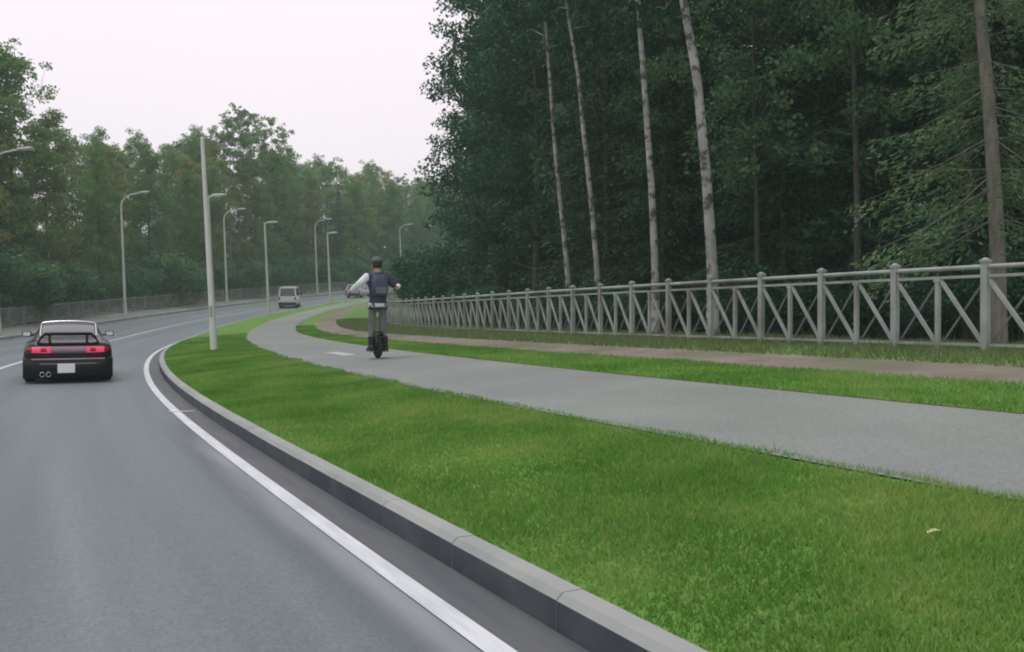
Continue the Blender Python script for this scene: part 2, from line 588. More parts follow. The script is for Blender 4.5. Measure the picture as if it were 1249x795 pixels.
MOD = 1.52
FH = 1.145
def fence_meshes():
    D = {}
    m = MB()                                       # main post: hollow section with a cap and a foot plate
    m.box((0, 0, 0.56), (0.095, 0.085, 1.30))
    m.box((0, 0, 1.225), (0.12, 0.11, 0.035))
    m.box((0, 0, 1.255), (0.10, 0.085, 0.03), taper=(0.3, 0.3))
    D['post'] = m.mesh('post', METAL)
    m = MB()
    m.box((0, 0, 0.48), (0.062, 0.055, 1.08))
    m.box((0, 0, 1.0), (0.11, 0.065, 0.08))
    D['mid_post'] = m.mesh('mid_post', METAL)
    m = MB()
    bar(m, (0.045, 0, 0.99), (MOD / 2 - 0.04, 0, 0.10), 0.054, 0.035)
    D['brace'] = m.mesh('brace', METAL)
    m = MB()
    bar(m, (0.05, 0.055, 0.10), (MOD / 2 - 0.04, 0.055, 0.98), 0.03, 0.015)
    D['cross_brace'] = m.mesh('cross_brace', METAL_D)
    m = MB()
    m.tube([(0, 0, FH), (MOD, 0, FH)], 0.034, 8)
    D['top_rail'] = m.mesh('top_rail', METAL)
    m = MB()
    m.box((MOD / 2, 0, 1.02), (MOD - 0.112, 0.05, 0.04))
    D['second_rail'] = m.mesh('second_rail', METAL)
    m = MB()
    m.box((MOD / 2, 0, 0.075), (MOD - 0.112, 0.045, 0.04))
    D['bottom_rail'] = m.mesh('bottom_rail', METAL)
    return D

FM = fence_meshes()
p0 = RP(7.71 - 2 * MOD, o_fence(5))
fence = link('pedestrian_fence', None, None, p0)
tag(fence, 'long pale grey steel fence with slanting braces along the wood', 'fence')
s = 7.71 - 2 * MOD
while s < 92:
    a, b = RP(s, o_fence(s)), RP(s + MOD, o_fence(s + MOD))
    t = b - a
    yaw = math.atan2(t.y, t.x)
    pitch = -math.atan2(t.z, math.hypot(t.x, t.y))
    L = t.length / MOD
    loc = a - p0
    rot = (0, pitch, yaw)
    link('post', FM['post'], fence, loc, (0, 0, yaw))
    for nme in ('top_rail', 'second_rail', 'bottom_rail'):
        link(nme, FM[nme], fence, loc, rot, (L, 1, 1))
    link('mid_post', FM['mid_post'], fence, loc + t * 0.5, (0, 0, yaw))
    # the braces fall away from each upright towards the viewer's right
    for k in (0, 1):
        o1 = link('brace', FM['brace'], fence, loc + t * (0.5 + 0.5 * k), (0, -pitch, yaw + math.pi), (L, 1, 1))
        if s < 30:
            link('cross_brace', FM['cross_brace'], fence, loc + t * (0.5 + 0.5 * k), (0, -pitch, yaw + math.pi), (L, 1, 1))
    s += MOD

# fence on the far (left) side of the road
lf0 = RP(36, -11.2)
lfence = link('roadside_railing', None, None, lf0)
tag(lfence, 'low grey barred railing beyond the road on the left', 'railing')
m = MB()
m.box((0, 0, 0.55), (0.09, 0.09, 1.15))
m.box((0, 0, 1.14), (0.12, 0.12, 0.04))
LPOST = m.mesh('post', RAILM)
m = MB()
m.box((1.0, 0, 1.05), (1.905, 0.05, 0.06))
LTOP = m.mesh('top_rail', RAILM)
m = MB()
m.box((1.0, 0, 0.14), (1.905, 0.04, 0.05))
LBOT = m.mesh('bottom_rail', RAILM)
m = MB()
for k in range(1, 11):
    m.box((2.0 * k / 11, 0, 0.593), (0.05, 0.025, 0.854))
LBAR = m.mesh('bars', RAILM)
s = 36.0
while s < 128:
    a, b = RP(s, -11.2), RP(s + 1.92, -11.2)
    t = b - a
    yaw = math.atan2(t.y, t.x)
    pitch = -math.atan2(t.z, math.hypot(t.x, t.y))
    L = t.length / 2
    link('post', LPOST, lfence, a - lf0, (0, 0, yaw))
    for nme, me in (('top_rail', LTOP), ('bottom_rail', LBOT), ('bars', LBAR)):
        o = link(nme, me, lfence, a - lf0, (0, pitch, yaw), (L, 1, 1))
        if nme == 'bars':
            o['kind'] = 'stuff'
    s += 1.92

# ------------------------------------------------------------------ lamp posts
def arm_lamp(s, o, H, label, lean=2.0, group='tall lamps on the far kerb'):
    p = RP(s, o)
    root = link('street_lamp', None, None, p, (0, R(-lean), 0))
    tag(root, label, 'street lamp', group)
    m = MB()
    m.tube([(0, 0, -0.3), (0, 0, 0.0), (0, 0, H * 0.5), (0, 0, H - 0.95)], [0.11, 0.11, 0.09, 0.065], 10)
    m.tube([(0, 0, 0.0), (0, 0, 0.9)], [0.14, 0.125], 10)
    pole = m.build('pole', POLE, root)
    m = MB()
    pts = [(0, 0, H - 0.96)]
    for k in range(1, 8):
        a = R(90 * k / 7 * 0.86)
        pts.append((0.9 * (1 - math.cos(a)), 0, H - 0.96 + 0.9 * math.sin(a)))
    pts.append((pts[-1][0] + 0.75, 0, pts[-1][2] + 0.12))
    m.tube(pts, [0.062] * 4 + [0.05] * (len(pts) - 4), 8)
    m.build('arm', POLE, root)
    e = pts[-1]
    m = MB()
    rings = []
    for x, w, h in ((-0.12, 0.05, 0.045), (0.05, 0.13, 0.06), (0.45, 0.16, 0.06), (0.66, 0.10, 0.035)):
        rings.append([(e[0] + x, w * c, e[2] + 0.02 + h * d + 0.06 * x) for c, d in ((-1, 0), (-.7, -1), (.7, -1), (1, 0), (.6, 1), (-.6, 1))])
    m.loft(rings)
    hd = m.build('lamp_head', POLE, root)
    m = MB()
    m.box((e[0] + 0.3, 0, e[2] - 0.035), (0.4, 0.2, 0.03))
    m.build('lens', LAMPGLASS, hd)
    m = MB()
    m.box((-0.16, 0, H * 0.68), (0.18, 0.12, 0.16))
    m.box((-0.05, 0, H * 0.68), (0.16, 0.03, 0.03))
    m.build('bracket', METAL_D, root)
    return root

arm_lamp(50.1, -9.7, 9.3, 'nearest tall curved-arm lamp, its pole at the left edge of the picture')
arm_lamp(67.8, -9.6, 8.9, 'tall curved-arm lamp beyond the dark coupe, second along the far kerb')
arm_lamp(87.1, -9.6, 8.9, 'curved-arm lamp on the far kerb just right of the bare pole')
arm_lamp(110.7, -9.6, 9.1, 'curved-arm lamp standing right behind the white van')
arm_lamp(138.2, -9.6, 9.6, 'farthest curved-arm lamp, above the right shoulder of the rider')

def short_lamp(s, o, H, label, lean=2.4):
    p = RP(s, o)
    root = link('verge_lamp', None, None, p, (0, R(-lean), 0))
    tag(root, label, 'street lamp', 'short-armed lamps in the verge')
    m = MB()
    m.tube([(0, 0, -0.3), (0, 0, 0.0), (0, 0, H * 0.5), (0, 0, H)], [0.105, 0.105, 0.085, 0.065], 10)
    m.tube([(0, 0, 0), (0, 0, 0.8)], [0.13, 0.118], 10)
    m.build('pole', POLE, root)
    m = MB()
    m.tube([(0, 0, H - 0.08), (0.12, 0, H - 0.03), (0.35, 0, H + 0.02)], 0.045, 8)
    m.build('arm', POLE, root)
    m = MB()
    rings = []
    for x, w, h in ((0.2, 0.05, 0.04), (0.3, 0.12, 0.06), (0.75, 0.15, 0.06), (0.95, 0.10, 0.03)):
        rings.append([(x, w * c, H + 0.02 + h * d) for c, d in ((-1, 0), (-.7, -1), (.7, -1), (1, 0), (.6, 1), (-.6, 1))])
    m.loft(rings)
    hd = m.build('lamp_head', POLE, root)
    m = MB()
    m.box((0.55, 0, H - 0.05), (0.36, 0.18, 0.03))
    m.build('lens', LAMPGLASS, hd)
    return root
short_lamp(48.2, 1.0, 7.1, 'short-armed lamp half hidden behind the tall bare pole')
short_lamp(67.3, 1.0, 6.75, 'short-armed lamp at the verge just left of the white van')
short_lamp(85.5, 1.0, 6.55, 'short-armed lamp at the verge just right of the white van')

p = RP(27.6, 1.5)
root = link('bare_pole', None, None, p, (0, R(-3.0), 0))
tag(root, 'tall bare pale metal pole rising from the bright green verge', 'pole')
m = MB()
m.tube([(0, 0, -0.3), (0, 0, 0.0), (0, 0, 3.2), (0, 0, 6.28)], [0.092, 0.092, 0.078, 0.056], 12)
m.build('pole', POLE_W, root)
m = MB()
m.tube([(0, 0, 0), (0, 0, 0.85)], [0.108, 0.10], 12)
m.build('sleeve', POLE_W, root)
m = MB()
m.tube([(0, 0, 6.28), (0, 0, 6.31)], [0.066, 0.04], 12)
m.build('cap', POLE_W, root)
m = MB()
m.box((0.0, -0.094, 1.15), (0.085, 0.012, 0.32))
m.build('access_door', METAL, root, bevel=.004)

# ------------------------------------------------------------------ vehicles
CARPAINT = mat('black_car_paint', (0.006, 0.006, 0.008), rough=0.28, spec=0.25, coat=0.12)
PLUM = mat('dark_plum_paint', (0.05, 0.022, 0.035), rough=0.25, spec=0.5, coat=0.5)
SILVER = mat('silver_trim', (0.42, 0.36, 0.40), rough=0.3, metal=0.6)
WHITEPAINT = mat('white_car_paint', (0.68, 0.70, 0.70), (0.74, 0.75, 0.75), rough=0.35, coat=0.3, scale=1)
PALECAR = mat('pale_silver_paint', (0.50, 0.54, 0.54), rough=0.35, coat=0.3)
GLASS = mat('tinted_glass', (0.02, 0.03, 0.035), rough=0.08, spec=0.8)
GLASS_L = mat('reflective_glass', (0.07, 0.09, 0.095), rough=0.1, spec=0.8)
RUBBER = mat('tyre_rubber', (0.02, 0.02, 0.022), rough=0.85)
RIM = mat('alloy_rim', (0.30, 0.31, 0.32), rough=0.35, metal=0.8)
BLACKPL = mat('black_plastic', (0.018, 0.018, 0.02), rough=0.5)
CHROME = mat('chrome', (0.75, 0.75, 0.77), rough=0.15, metal=1.0)
REDLAMP = mat('red_lamp', (0.45, 0.02, 0.06), rough=0.2, emit=((1.0, 0.10, 0.22), 0.38))
REDLAMP_D = mat('red_lamp_off', (0.30, 0.015, 0.03), rough=0.2)
PINKPANEL = mat('tinted_panel', (0.30, 0.20, 0.23), rough=0.25, spec=0.6)
PLATE = mat('number_plate', (0.80, 0.80, 0.80), rough=0.5)

def section(w, zl, zt, y, sh=0.10):
    half = [(w * 0.80, zl), (w * 0.96, zl + 0.07), (w, zl + 0.24), (w * 0.995, (zl + zt) / 2 + 0.1), (w * 0.965, zt - sh), (w * 0.90, zt - sh * 0.3), (w * 0.70, zt)]
    pts = [(x, y, z) for x, z in half] + [(-x, y, z) for x, z in half[::-1]]
    return pts

def wheel(parent, x, y, r, w):
    m = MB()
    sgn = 1 if x > 0 else -1
    prof = [(r * 0.62, 0), (r * 0.9, 0.0), (r, 0.03), (r, w - 0.03), (r * 0.9, w), (r * 0.62, w)]
    n = 24
    rings = [[(x - sgn * t, y + q * math.cos(2 * math.pi * k / n), r + q * math.sin(2 * math.pi * k / n)) for k in range(n)] for q, t in prof]
    m.loft(rings, caps=False)
    wo = m.build('wheel', RUBBER, parent)
    m = MB()
    rr = r * 0.62
    rings = [[(x - sgn * t, y + q * math.cos(2 * math.pi * k / n), r + q * math.sin(2 * math.pi * k / n)) for k in range(n)] for q, t in ((rr, 0.005), (rr * 0.9, 0.02), (rr * 0.88, 0.05))]
    m.loft(rings, caps=False)
    for k in range(5):
        a = 2 * math.pi * k / 5
        M = Matrix.Rotation(a, 3, 'X')
        m.box(M @ Vector((0, 0, rr * 0.5)) + Vector((x - sgn * 0.03, y, r)), (0.03, 0.06, rr * 0.95), 0, M)
    m.box((x - sgn * 0.09, y, r), (0.03, rr * 1.2, rr * 1.2))
    m.build('rim', RIM, wo)
    return wo

def cabin_panels(root, bot, top, paint, glass_rear, glass):
    """bot=(y_rear,y_front,w,z) top=(y_rear,y_front,w,z): frustum shell with inset glass panels proud by 4 mm"""
    yb0, yb1, wb, zb = bot
    yt0, yt1, wt, zt = top
    n = 9
    m = MB()
    B = [Vector(p) for p in ((-wb, yb0, zb), (wb, yb0, zb), (wb, yb1, zb), (-wb, yb1, zb))]
    T = [Vector(p) for p in ((-wt, yt0, zt), (wt, yt0, zt), (wt, yt1, zt), (-wt, yt1, zt))]
    m.add(B + T, [(0, 1, 5, 4), (1, 2, 6, 5), (2, 3, 7, 6), (3, 0, 4, 7)])
    # crowned roof
    ny, nx = 5, 7
    rv, rf = [], []
    for j in range(ny):
        for i in range(nx):
            u, v = i / (nx - 1), j / (ny - 1)
            rv.append((-wt + 2 * wt * u, yt0 + (yt1 - yt0) * v, zt + 0.045 * (1 - (2 * u - 1) ** 2) * (1 - 0.5 * (2 * v - 1) ** 2) + 0.0))
    for j in range(ny - 1):
        for i in range(nx - 1):
            rf.append((j * nx + i, j * nx + i + 1, (j + 1) * nx + i + 1, (j + 1) * nx + i))
    m.add(rv, rf, 0, True)
    m.build('cabin', paint, root, bevel=0.03)
    def panel(name, a, b, c, d, mt, ins=(0.1, 0.1, 0.1, 0.1), off=0.006):
        # a,b bottom  c,d top (c above b, d above a)
        nrm = (b - a).cross(d - a).normalized()
        def P(u, v):
            lo = a.lerp(b, u)
            hi = d.lerp(c, u)
            return lo.lerp(hi, v) + nrm * off
        l, r, bo, t = ins
        q = MB()
        q.add([P(l, bo), P(1 - r, bo), P(1 - r, 1 - t), P(l, 1 - t)], [(0, 1, 2, 3)])
        q.add([P(l, bo) - nrm * 0.02, P(1 - r, bo) - nrm * 0.02, P(1 - r, 1 - t) - nrm * 0.02, P(l, 1 - t) - nrm * 0.02], [(3, 2, 1, 0)])
        return q.build(name, mt, root)
    panel('rear_window', B[0], B[1], T[1], T[0], glass_rear, (0.07, 0.07, 0.05, 0.09))
    panel('windscreen', B[2], B[3], T[3], T[2], glass, (0.07, 0.07, 0.05, 0.08))
    for a, b, c, d in ((B[1], B[2], T[2], T[1]), (B[3], B[0], T[0], T[3])):
        panel('side_window', a, b, c, d, glass, (0.14, 0.53, 0.10, 0.12))
        panel('side_window', a, b, c, d, glass, (0.50, 0.12, 0.10, 0.12))

def coupe(s, o):
    p = RP(s, o)
    root = link('sports_coupe', None, None, p, (0, 0, head(s) + R(2.6)), (0.885, 0.95, 0.97))
    tag(root, 'low black sports coupe with hooped rear spoiler driving ahead on the road', 'car')
    st = [(-0.045, 0.62, 0.26, 0.74), (-0.01, 0.74, 0.20, 0.765), (0.05, 0.82, 0.13, 0.79), (0.14, 0.858, 0.12, 0.81), (0.35, 0.872, 0.12, 0.83), (0.95, 0.878, 0.12, 0.85), (2.0, 0.875, 0.12, 0.86),
          (3.0, 0.87, 0.16, 0.87), (3.6, 0.86, 0.17, 0.80), (4.1, 0.80, 0.19, 0.66), (4.33, 0.68, 0.26, 0.52)]
    m = MB()
    m.loft([section(w, zl, zt, y) for y, w, zl, zt in st])
    m.build('body', CARPAINT, root)
    # rounded cabin: arched rings along the length
    YC = [0.50, 0.62, 0.95, 1.25, 1.55, 1.95, 2.35, 2.75, 3.10]
    HC = [0.00, 0.045, 0.18, 0.285, 0.355, 0.385, 0.36, 0.20, 0.0]
    def arch(y, k0=-1.0, k1=1.0, n_=13, off=0.0):
        hgt = float(np.interp(y, YC, HC))
        zb = 0.835
        wb = 0.755 - 0.03 * abs(y - 1.8)
        wt = 0.545
        out = []
        for q in np.linspace(k0, k1, n_):
            a_ = abs(q)
            if a_ > 0.62:                      # flank
                f = (1 - a_) / 0.38
                x = wb + (wt - wb) * f
                z = hgt * 0.90 * f
                nx, nz = 0.8, 0.3
            else:                              # crown
                f = a_ / 0.62
                x = wt * f
                z = hgt * (1.0 - 0.10 * f ** 2.4)
                nx, nz = 0.1 * f, 1.0
            out.append((math.copysign(x + nx * off, q) if a_ > 1e-6 else 0.0, y - off * 0.3, zb + z + nz * off))
        return out
    ys = [0.50, 0.62, 0.78, 0.95, 1.1, 1.25, 1.4, 1.55, 1.75, 1.95, 2.15, 2.35, 2.55, 2.75, 2.95, 3.10]
    m = MB()
    m.loft([arch(y) for y in ys], caps=False, closed=False)
    m.build('cabin', CARPAINT, root)
    def patch(name, y0, y1, k0, k1, mt, off=0.006):
        q = MB()
        q.loft([arch(y, k0, k1, 9, off) for y in np.linspace(y0, y1, 7)], caps=False, closed=False)
        return q.build(name, mt, root)
    patch('rear_window', 0.66, 1.30, -0.60, 0.60, GLASS_L)
    patch('window_top_band', 1.305, 1.50, -0.60, 0.60, BLACKPL)  # dark band across the top of the rear window
    patch('windscreen', 2.42, 3.0, -0.60, 0.60, GLASS)
    for sg in (-1, 1):
        patch('side_window', 1.15, 1.85, sg * 0.72, sg * 0.95, GLASS)
        patch('side_window', 1.92, 2.62, sg * 0.72, sg * 0.95, GLASS)
        m = MB()
        m.tube([arch(y, sg * .63, sg * .63, 1, 0.01)[0] for y in np.linspace(0.7, 1.6, 8)], 0.017, 6)
        m.build('pillar_sheen', CHROME, root)  # bright strip added for the sky's sheen on the pillar
    m = MB()
    m.tube([p_ for p_ in arch(1.60, -.62, .62, 11, 0.012)], 0.017, 6)
    m.build('roof_edge_sheen', CHROME, root)  # bright strip added for the sky reflected along the roof edge
    # curved tail panel and slim wrap-round lamps
    def yb(x):
        return -0.078 + 0.20 * max(0.0, (abs(x) - 0.58) / 0.27) ** 2
    def band(name, x0, x1, zlo, zhi, mt, par, off=0.0, n_=8):
        q = MB()
        rings = []
        for x in np.linspace(x0, x1, n_):
            f = (x - x0) / (x1 - x0)
            za, zb_ = (zlo[0] + (zlo[1] - zlo[0]) * f, zhi[0] + (zhi[1] - zhi[0]) * f)
            y = yb(x) - off
            zm = (za + zb_) / 2
            rings.append([(x, y + 0.08, za), (x, y + 0.006, za + 0.004), (x, y - 0.006, zm), (x, y + 0.012, zb_ - 0.004), (x, y + 0.08, zb_)])
        q.loft(rings)
        return q.build(name, mt, par)
    band('tail_panel', -0.335, 0.335, (0.585, 0.585), (0.725, 0.725), PINKPANEL, root)
    for sg in (-1, 1):
        lo_ = band('tail_light', sg * 0.34, sg * 0.70, (0.59, 0.60), (0.725, 0.715), REDLAMP, root, 0.004)
        band('brake_lamp', sg * 0.42, sg * 0.53, (0.615, 0.615), (0.695, 0.695), REDLAMP_D, lo_, 0.012)
        band('turn_lamp', sg * 0.705, sg * 0.80, (0.602, 0.615), (0.715, 0.70), REDLAMP_D, root, 0.002)
    # bumper with ledge
    m = MB()
    rings = []
    for x in np.linspace(-0.87, 0.87, 13):
        y = -0.10 + 0.16 * abs(x / 0.87) ** 4
        rings.append([(x, y + 0.30, 0.11), (x, y + 0.04, 0.10), (x, y, 0.16), (x, y - 0.005, 0.46), (x, y + 0.02, 0.50), (x, y + 0.12, 0.51)])
    m.loft(rings)
    bp = m.build('rear_bumper', CARPAINT, root)
    m = MB()
    m.tube([(x, -0.112 + 0.16 * abs(x / 0.87) ** 4, 0.475) for x in np.linspace(-0.70, 0.70, 9)], 0.013, 6)
    m.build('bumper_trim', SILVER, bp)
    m = MB()
    m.tube([(x, -0.112 + 0.16 * abs(x / 0.87) ** 4, 0.385) for x in np.linspace(-0.55, 0.55, 9)], 0.007, 6)
    m.build('bumper_groove', SILVER, bp)
    m = MB()
    m.box((-0.045, -0.125, 0.295), (0.335, 0.02, 0.18))
    m.build('number_plate', PLATE, root, bevel=0.008)
    for x in (-0.50, -0.38):
        m = MB()
        n = 16
        m.loft([[(x + q * math.cos(2 * math.pi * k / n), y, 0.185 + q * math.sin(2 * math.pi * k / n)) for k in range(n)]
                for q, y in ((0.045, 0.1), (0.048, -0.17), (0.041, -0.17), (0.041, -0.05))], caps=False)
        m.build('exhaust_tip', CHROME, root)
    # rear spoiler: hoop blade on two uprights and swept ends
    m = MB()
    rings = []
    for k in range(17):
        t = -1 + 2 * k / 16
        x = 0.60 * t
        drop = 0.20 * max(0, (abs(t) - 0.72) / 0.28) ** 1.7
        z = 0.975 - drop
        rings.append([(x, 0.02 + 0.1 * drop, z - 0.045), (x, -0.04 + 0.1 * drop, z + 0.014), (x, 0.10, z + 0.026), (x, 0.19, z - 0.012)])
    m.loft(rings)
    sp = m.build('rear_spoiler', CARPAINT, root)
    for sg in (-1, 1):
        m = MB()
        m.box((sg * 0.36, 0.10, 0.895), (0.05, 0.14, 0.16))
        m.build('spoiler_upright', CARPAINT, sp)
    for sg in (-1, 1):
        m = MB()
        m.box((sg * 0.90, 2.55, 0.93), (0.19, 0.10, 0.12))
        m.box((sg * 0.795, 2.57, 0.90), (0.12, 0.05, 0.035))
        mr = m.build('mirror', CARPAINT, root, bevel=0.02)
        m = MB()
        m.box((sg * 0.90, 2.497, 0.93), (0.15, 0.008, 0.085))
        m.build('mirror_glass', CHROME, mr)
    for y in (0.80, 3.42):
        for sg in (-1, 1):
            wheel(root, sg * 0.873, y, 0.31, 0.22)
    m = MB()
    m.box((0, 2.1, 0.20), (1.45, 3.7, 0.12))
    m.build('underbody', BLACKPL, root)
    return root
coupe(18.75, -1.72)

def van(s, o, name, label, cat, paint, W=1.76, H=1.95, L=4.6, hood=0.9, belt=1.05, slope=0.22, turn=0):
    p = RP(s, o)
    root = link(name, None, None, p, (math.atan(0.064), 0, head(s) + R(turn)))
    tag(root, label, cat)
    w = W / 2
    st = [(0.0, w * 0.95, 0.30, belt), (0.08, w, 0.25, belt), (L * 0.5, w, 0.24, belt), (L - hood, w, 0.24, belt), (L - 0.25, w * 0.95, 0.26, belt - 0.18), (L, w * 0.82, 0.34, belt - 0.34)]
    m = MB()
    m.loft([section(a, b, c, y, 0.06) for y, a, b, c in st])
    m.build('body', paint, root)
    cabin_panels(root, (0.04, L - hood + 0.15, w * 0.95, belt - 0.01), (0.04 + slope, L - hood - 0.55, w * 0.84, H), paint, GLASS, GLASS)
    m = MB()
    m.box((0, -0.02, 0.42), (W * 0.96, 0.16, 0.24))
    m.build('rear_bumper', BLACKPL, root, bevel=0.03)
    m = MB()
    m.box((0, -0.015, 0.75), (0.52, 0.02, 0.115))
    m.build('number_plate', PLATE, root)
    for sg in (-1, 1):
        m = MB()
        m.box((sg * w * 0.86, -0.005, belt - 0.16), (0.15, 0.05, 0.26))
        m.build('tail_light', REDLAMP_D, root, bevel=0.015)
        m = MB()
        m.box((sg * (w + 0.12), L - hood - 0.25, belt + 0.12), (0.2, 0.1, 0.2))
        m.build('mirror', BLACKPL, root, bevel=0.02)
        for y in (0.8, L - 0.85):
            wheel(root, sg * (w - 0.01), y, 0.33, 0.2)
    m = MB()
    m.box((0, L / 2, 0.28), (W * 0.84, L * 0.85, 0.16))
    m.build('underbody', BLACKPL, root)
    return root
van(81.5, -1.75, 'van', 'small boxy white van far ahead on the road', 'van', WHITEPAINT, 1.62, 1.85, 3.5, 0.7, 1.05, 0.12, 11)
van(102.5, -2.0, 'hatchback', 'distant pale car on the road, partly behind the rider', 'car', PALECAR, 1.74, 1.52, 4.2, 1.0, 0.90, 0.45)

# ------------------------------------------------------------------ rider on an electric unicycle
SKIN = mat('skin', (0.42, 0.27, 0.20), rough=0.6)
NAVY = mat('navy_cloth', (0.030, 0.040, 0.075), (0.045, 0.058, 0.098), rough=0.85, scale=9, coord='obj')
PALE = mat('pale_cloth', (0.62, 0.66, 0.68), (0.72, 0.75, 0.76), rough=0.85, scale=8, coord='obj')
GREYTR = mat('grey_trouser', (0.115, 0.135, 0.145), (0.16, 0.18, 0.185), rough=0.9, scale=8, coord='obj')
BAG = mat('backpack_cloth', (0.055, 0.065, 0.105), (0.075, 0.088, 0.13), rough=0.85, scale=9, coord='obj')
HAIR = mat('dark_hair', (0.025, 0.022, 0.02), rough=0.7)
CAP = mat('cap_cloth', (0.10, 0.125, 0.12), rough=0.9)
SHOE = mat('black_shoe', (0.015, 0.015, 0.016), rough=0.6)

def skin_obj(name, verts, edges, radii, m, parent, root=0, sub=2):
    me = bpy.data.meshes.new(name)
    me.from_pydata(verts, edges, [])
    me.materials.append(m)
    o = link(name, me, parent)
    md = o.modifiers.new('skin', 'SKIN')
    md.use_smooth_shade = True
    sv = me.skin_vertices[0].data if me.skin_vertices else None
    if sv is None:
        me.attributes  # make sure the layer exists
        import bmesh
        bm = bmesh.new()
        bm.from_mesh(me)
        bm.verts.layers.skin.verify()
        bm.to_mesh(me)
        bm.free()
        sv = me.skin_vertices[0].data
    for i, r in enumerate(radii):
        sv[i].radius = r if hasattr(r, '__len__') else (r, r)
        sv[i].use_root = (i == root)
    ss_ = o.modifiers.new('sub', 'SUBSURF')
    ss_.levels = ss_.render_levels = sub
    return o

def rider(s, o):
    p = RP(s, o)
    J = dict(pel=(0, 0, 1.04), spi=(0, -.02, 1.25), che=(0, -.01, 1.50), nek=(0, .02, 1.66), hea=(0, .05, 1.78), top=(0, .045, 1.88))
    hips = {sg: (sg * .10, 0, .98) for sg in (-1, 1)}
    knee = {-1: (-.105, .07, .60), 1: (.105, .05, .60)}
    ank = {-1: (-.125, -.02, .245), 1: (.125, -.02, .245)}
    toe = {-1: (-.14, .17, .19), 1: (.14, .17, .19)}
    sho = {-1: (-.185, 0, 1.575), 1: (.185, 0, 1.575)}
    elb = {-1: (-.37, -.05, 1.43), 1: (.34, -.06, 1.36)}
    wri = {-1: (-.47, .10, 1.31), 1: (.45, .13, 1.40)}
    V, E, Rr = [], [], []
    def add(pt, r, par=None):
        V.append(pt)
        Rr.append(r)
        if par is not None:
            E.append((par, len(V) - 1))
        return len(V) - 1
    pel = add(J['pel'], (.12, .09))
    spi = add(J['spi'], (.11, .08), pel)
    che = add(J['che'], (.13, .09), spi)
    nek = add(J['nek'], .055, che)
    hea = add(J['hea'], (.082, .10), nek)
    add(J['top'], (.07, .085), hea)
    for sg in (-1, 1):
        h = add(hips[sg], .085, pel)
        k = add(knee[sg], .058, h)
        a = add(ank[sg], .042, k)
        add(toe[sg], .035, a)
        sh = add(sho[sg], .06, che)
        e = add(elb[sg], .042, sh)
        w = add(wri[sg], .028, e)
        d = (Vector(wri[sg]) - Vector(elb[sg])).normalized()
        side = d.cross(Vector((0, 0, 1))).normalized() * sg
        pa = Vector(wri[sg]) + d * .075
        pi = add(tuple(pa), (.032, .018), w)
        for q, ln, sp in ((-1.5, .06, -.028), (-.5, .075, -.010), (.5, .072, .010), (1.5, .055, .028)):
            b1 = pa + d * .035 + side * sp
            i1 = add(tuple(b1), .0095, pi)
            add(tuple(b1 + d * ln * .6 + Vector((0, 0, -.022))), .008, i1)
        th = Vector(wri[sg]) + d * .03 - side * .035
        i2 = add(tuple(th), .011, w)
        add(tuple(th + d * .045 - side * .012 - Vector((0, 0, .01))), .009, i2)
    body = skin_obj('person', V, E, Rr, SKIN, None)
    body.location = p
    body.rotation_euler = (0, 0, head(s))
    tag(body, 'rider in navy top with pale sleeves and grey trousers, arms held out', 'person')
    # clothing
    jv = [J['pel'], J['spi'], J['che'], (0, .005, 1.62), sho[1], elb[1], sho[-1]]
    jv[0] = (0, 0, .98)
    mid = tuple((Vector(sho[-1]) * .55 + Vector(elb[-1]) * .45))
    skin_obj('jacket', jv + [(-.235, -.012, 1.535)], [(0, 1), (1, 2), (2, 3), (2, 4), (4, 5), (2, 6), (6, 7)],
             [(.18, .14), (.165, .13), (.19, .14), .075, .085, .065, .085, .08], NAVY, body)
    e, w = Vector(elb[-1]), Vector(wri[-1])
    skin_obj('pale_sleeve', [(-.17, .0, 1.60), (-.215, -.008, 1.56), tuple(e), tuple(w + (w - e) * .22)], [(0, 1), (1, 2), (2, 3)], [.08, .084, .068, .055], PALE, body)
    e, w = Vector(elb[1]), Vector(wri[1])
    skin_obj('pale_cuff', [tuple(e.lerp(w, .25)), tuple(e.lerp(w, .7)), tuple(e.lerp(w, 1.25))], [(0, 1), (1, 2)], [.06, .056, .05], PALE, body)
    n = 16
    def ell(rs):
        return [[(a * math.cos(2 * math.pi * k / n), y + b * math.sin(2 * math.pi * k / n), z) for k in range(n)] for a, b, z, y in rs]
    m = MB()
    m.loft(ell(((.172, .135, .99, 0), (.17, .132, 1.1, -.01), (.165, .125, 1.25, -.015), (.19, .13, 1.45, -.01), (.185, .12, 1.55, 0), (.12, .09, 1.62, .01), (.07, .07, 1.66, .02))))
    m.build('jacket_body', NAVY, body)
    m = MB()
    m.loft(ell(((.172, .135, 1.07, 0), (.178, .142, 1.05, 0), (.186, .15, .99, 0), (.18, .14, .985, 0))), caps=False)
    m.build('shirt_hem', PALE, body)
    m = MB()
    m.loft(ell(((.17, .135, .995, 0), (.188, .15, .985, 0), (.188, .15, .945, 0), (.17, .135, .935, 0))), caps=False)
    m.build('belt_bag', BLACKPL, body)
    skin_obj('trousers', [(0, 0, 1.02), hips[1], knee[1], ank[1], hips[-1], knee[-1], ank[-1]],
             [(0, 1), (1, 2), (2, 3), (0, 4), (4, 5), (5, 6)],
             [(.13, .10), .09, .072, .058, .09, .072, .058], GREYTR, body)
    m = MB()
    rings = []
    for z, a, b in ((1.20, .10, .05), (1.22, .135, .085), (1.36, .15, .11), (1.52, .145, .095), (1.60, .11, .05)):
        rings.append([(a * c, -.15 - b * d, z) for c, d in ((-1, -.6), (-1, .5), (-.7, 1), (.7, 1), (1, .5), (1, -.6))])
    m.loft(rings)
    bag = m.build('backpack', BAG, body)
    m = MB()
    m.box((0, -.255, 1.30), (.2, .04, .12))
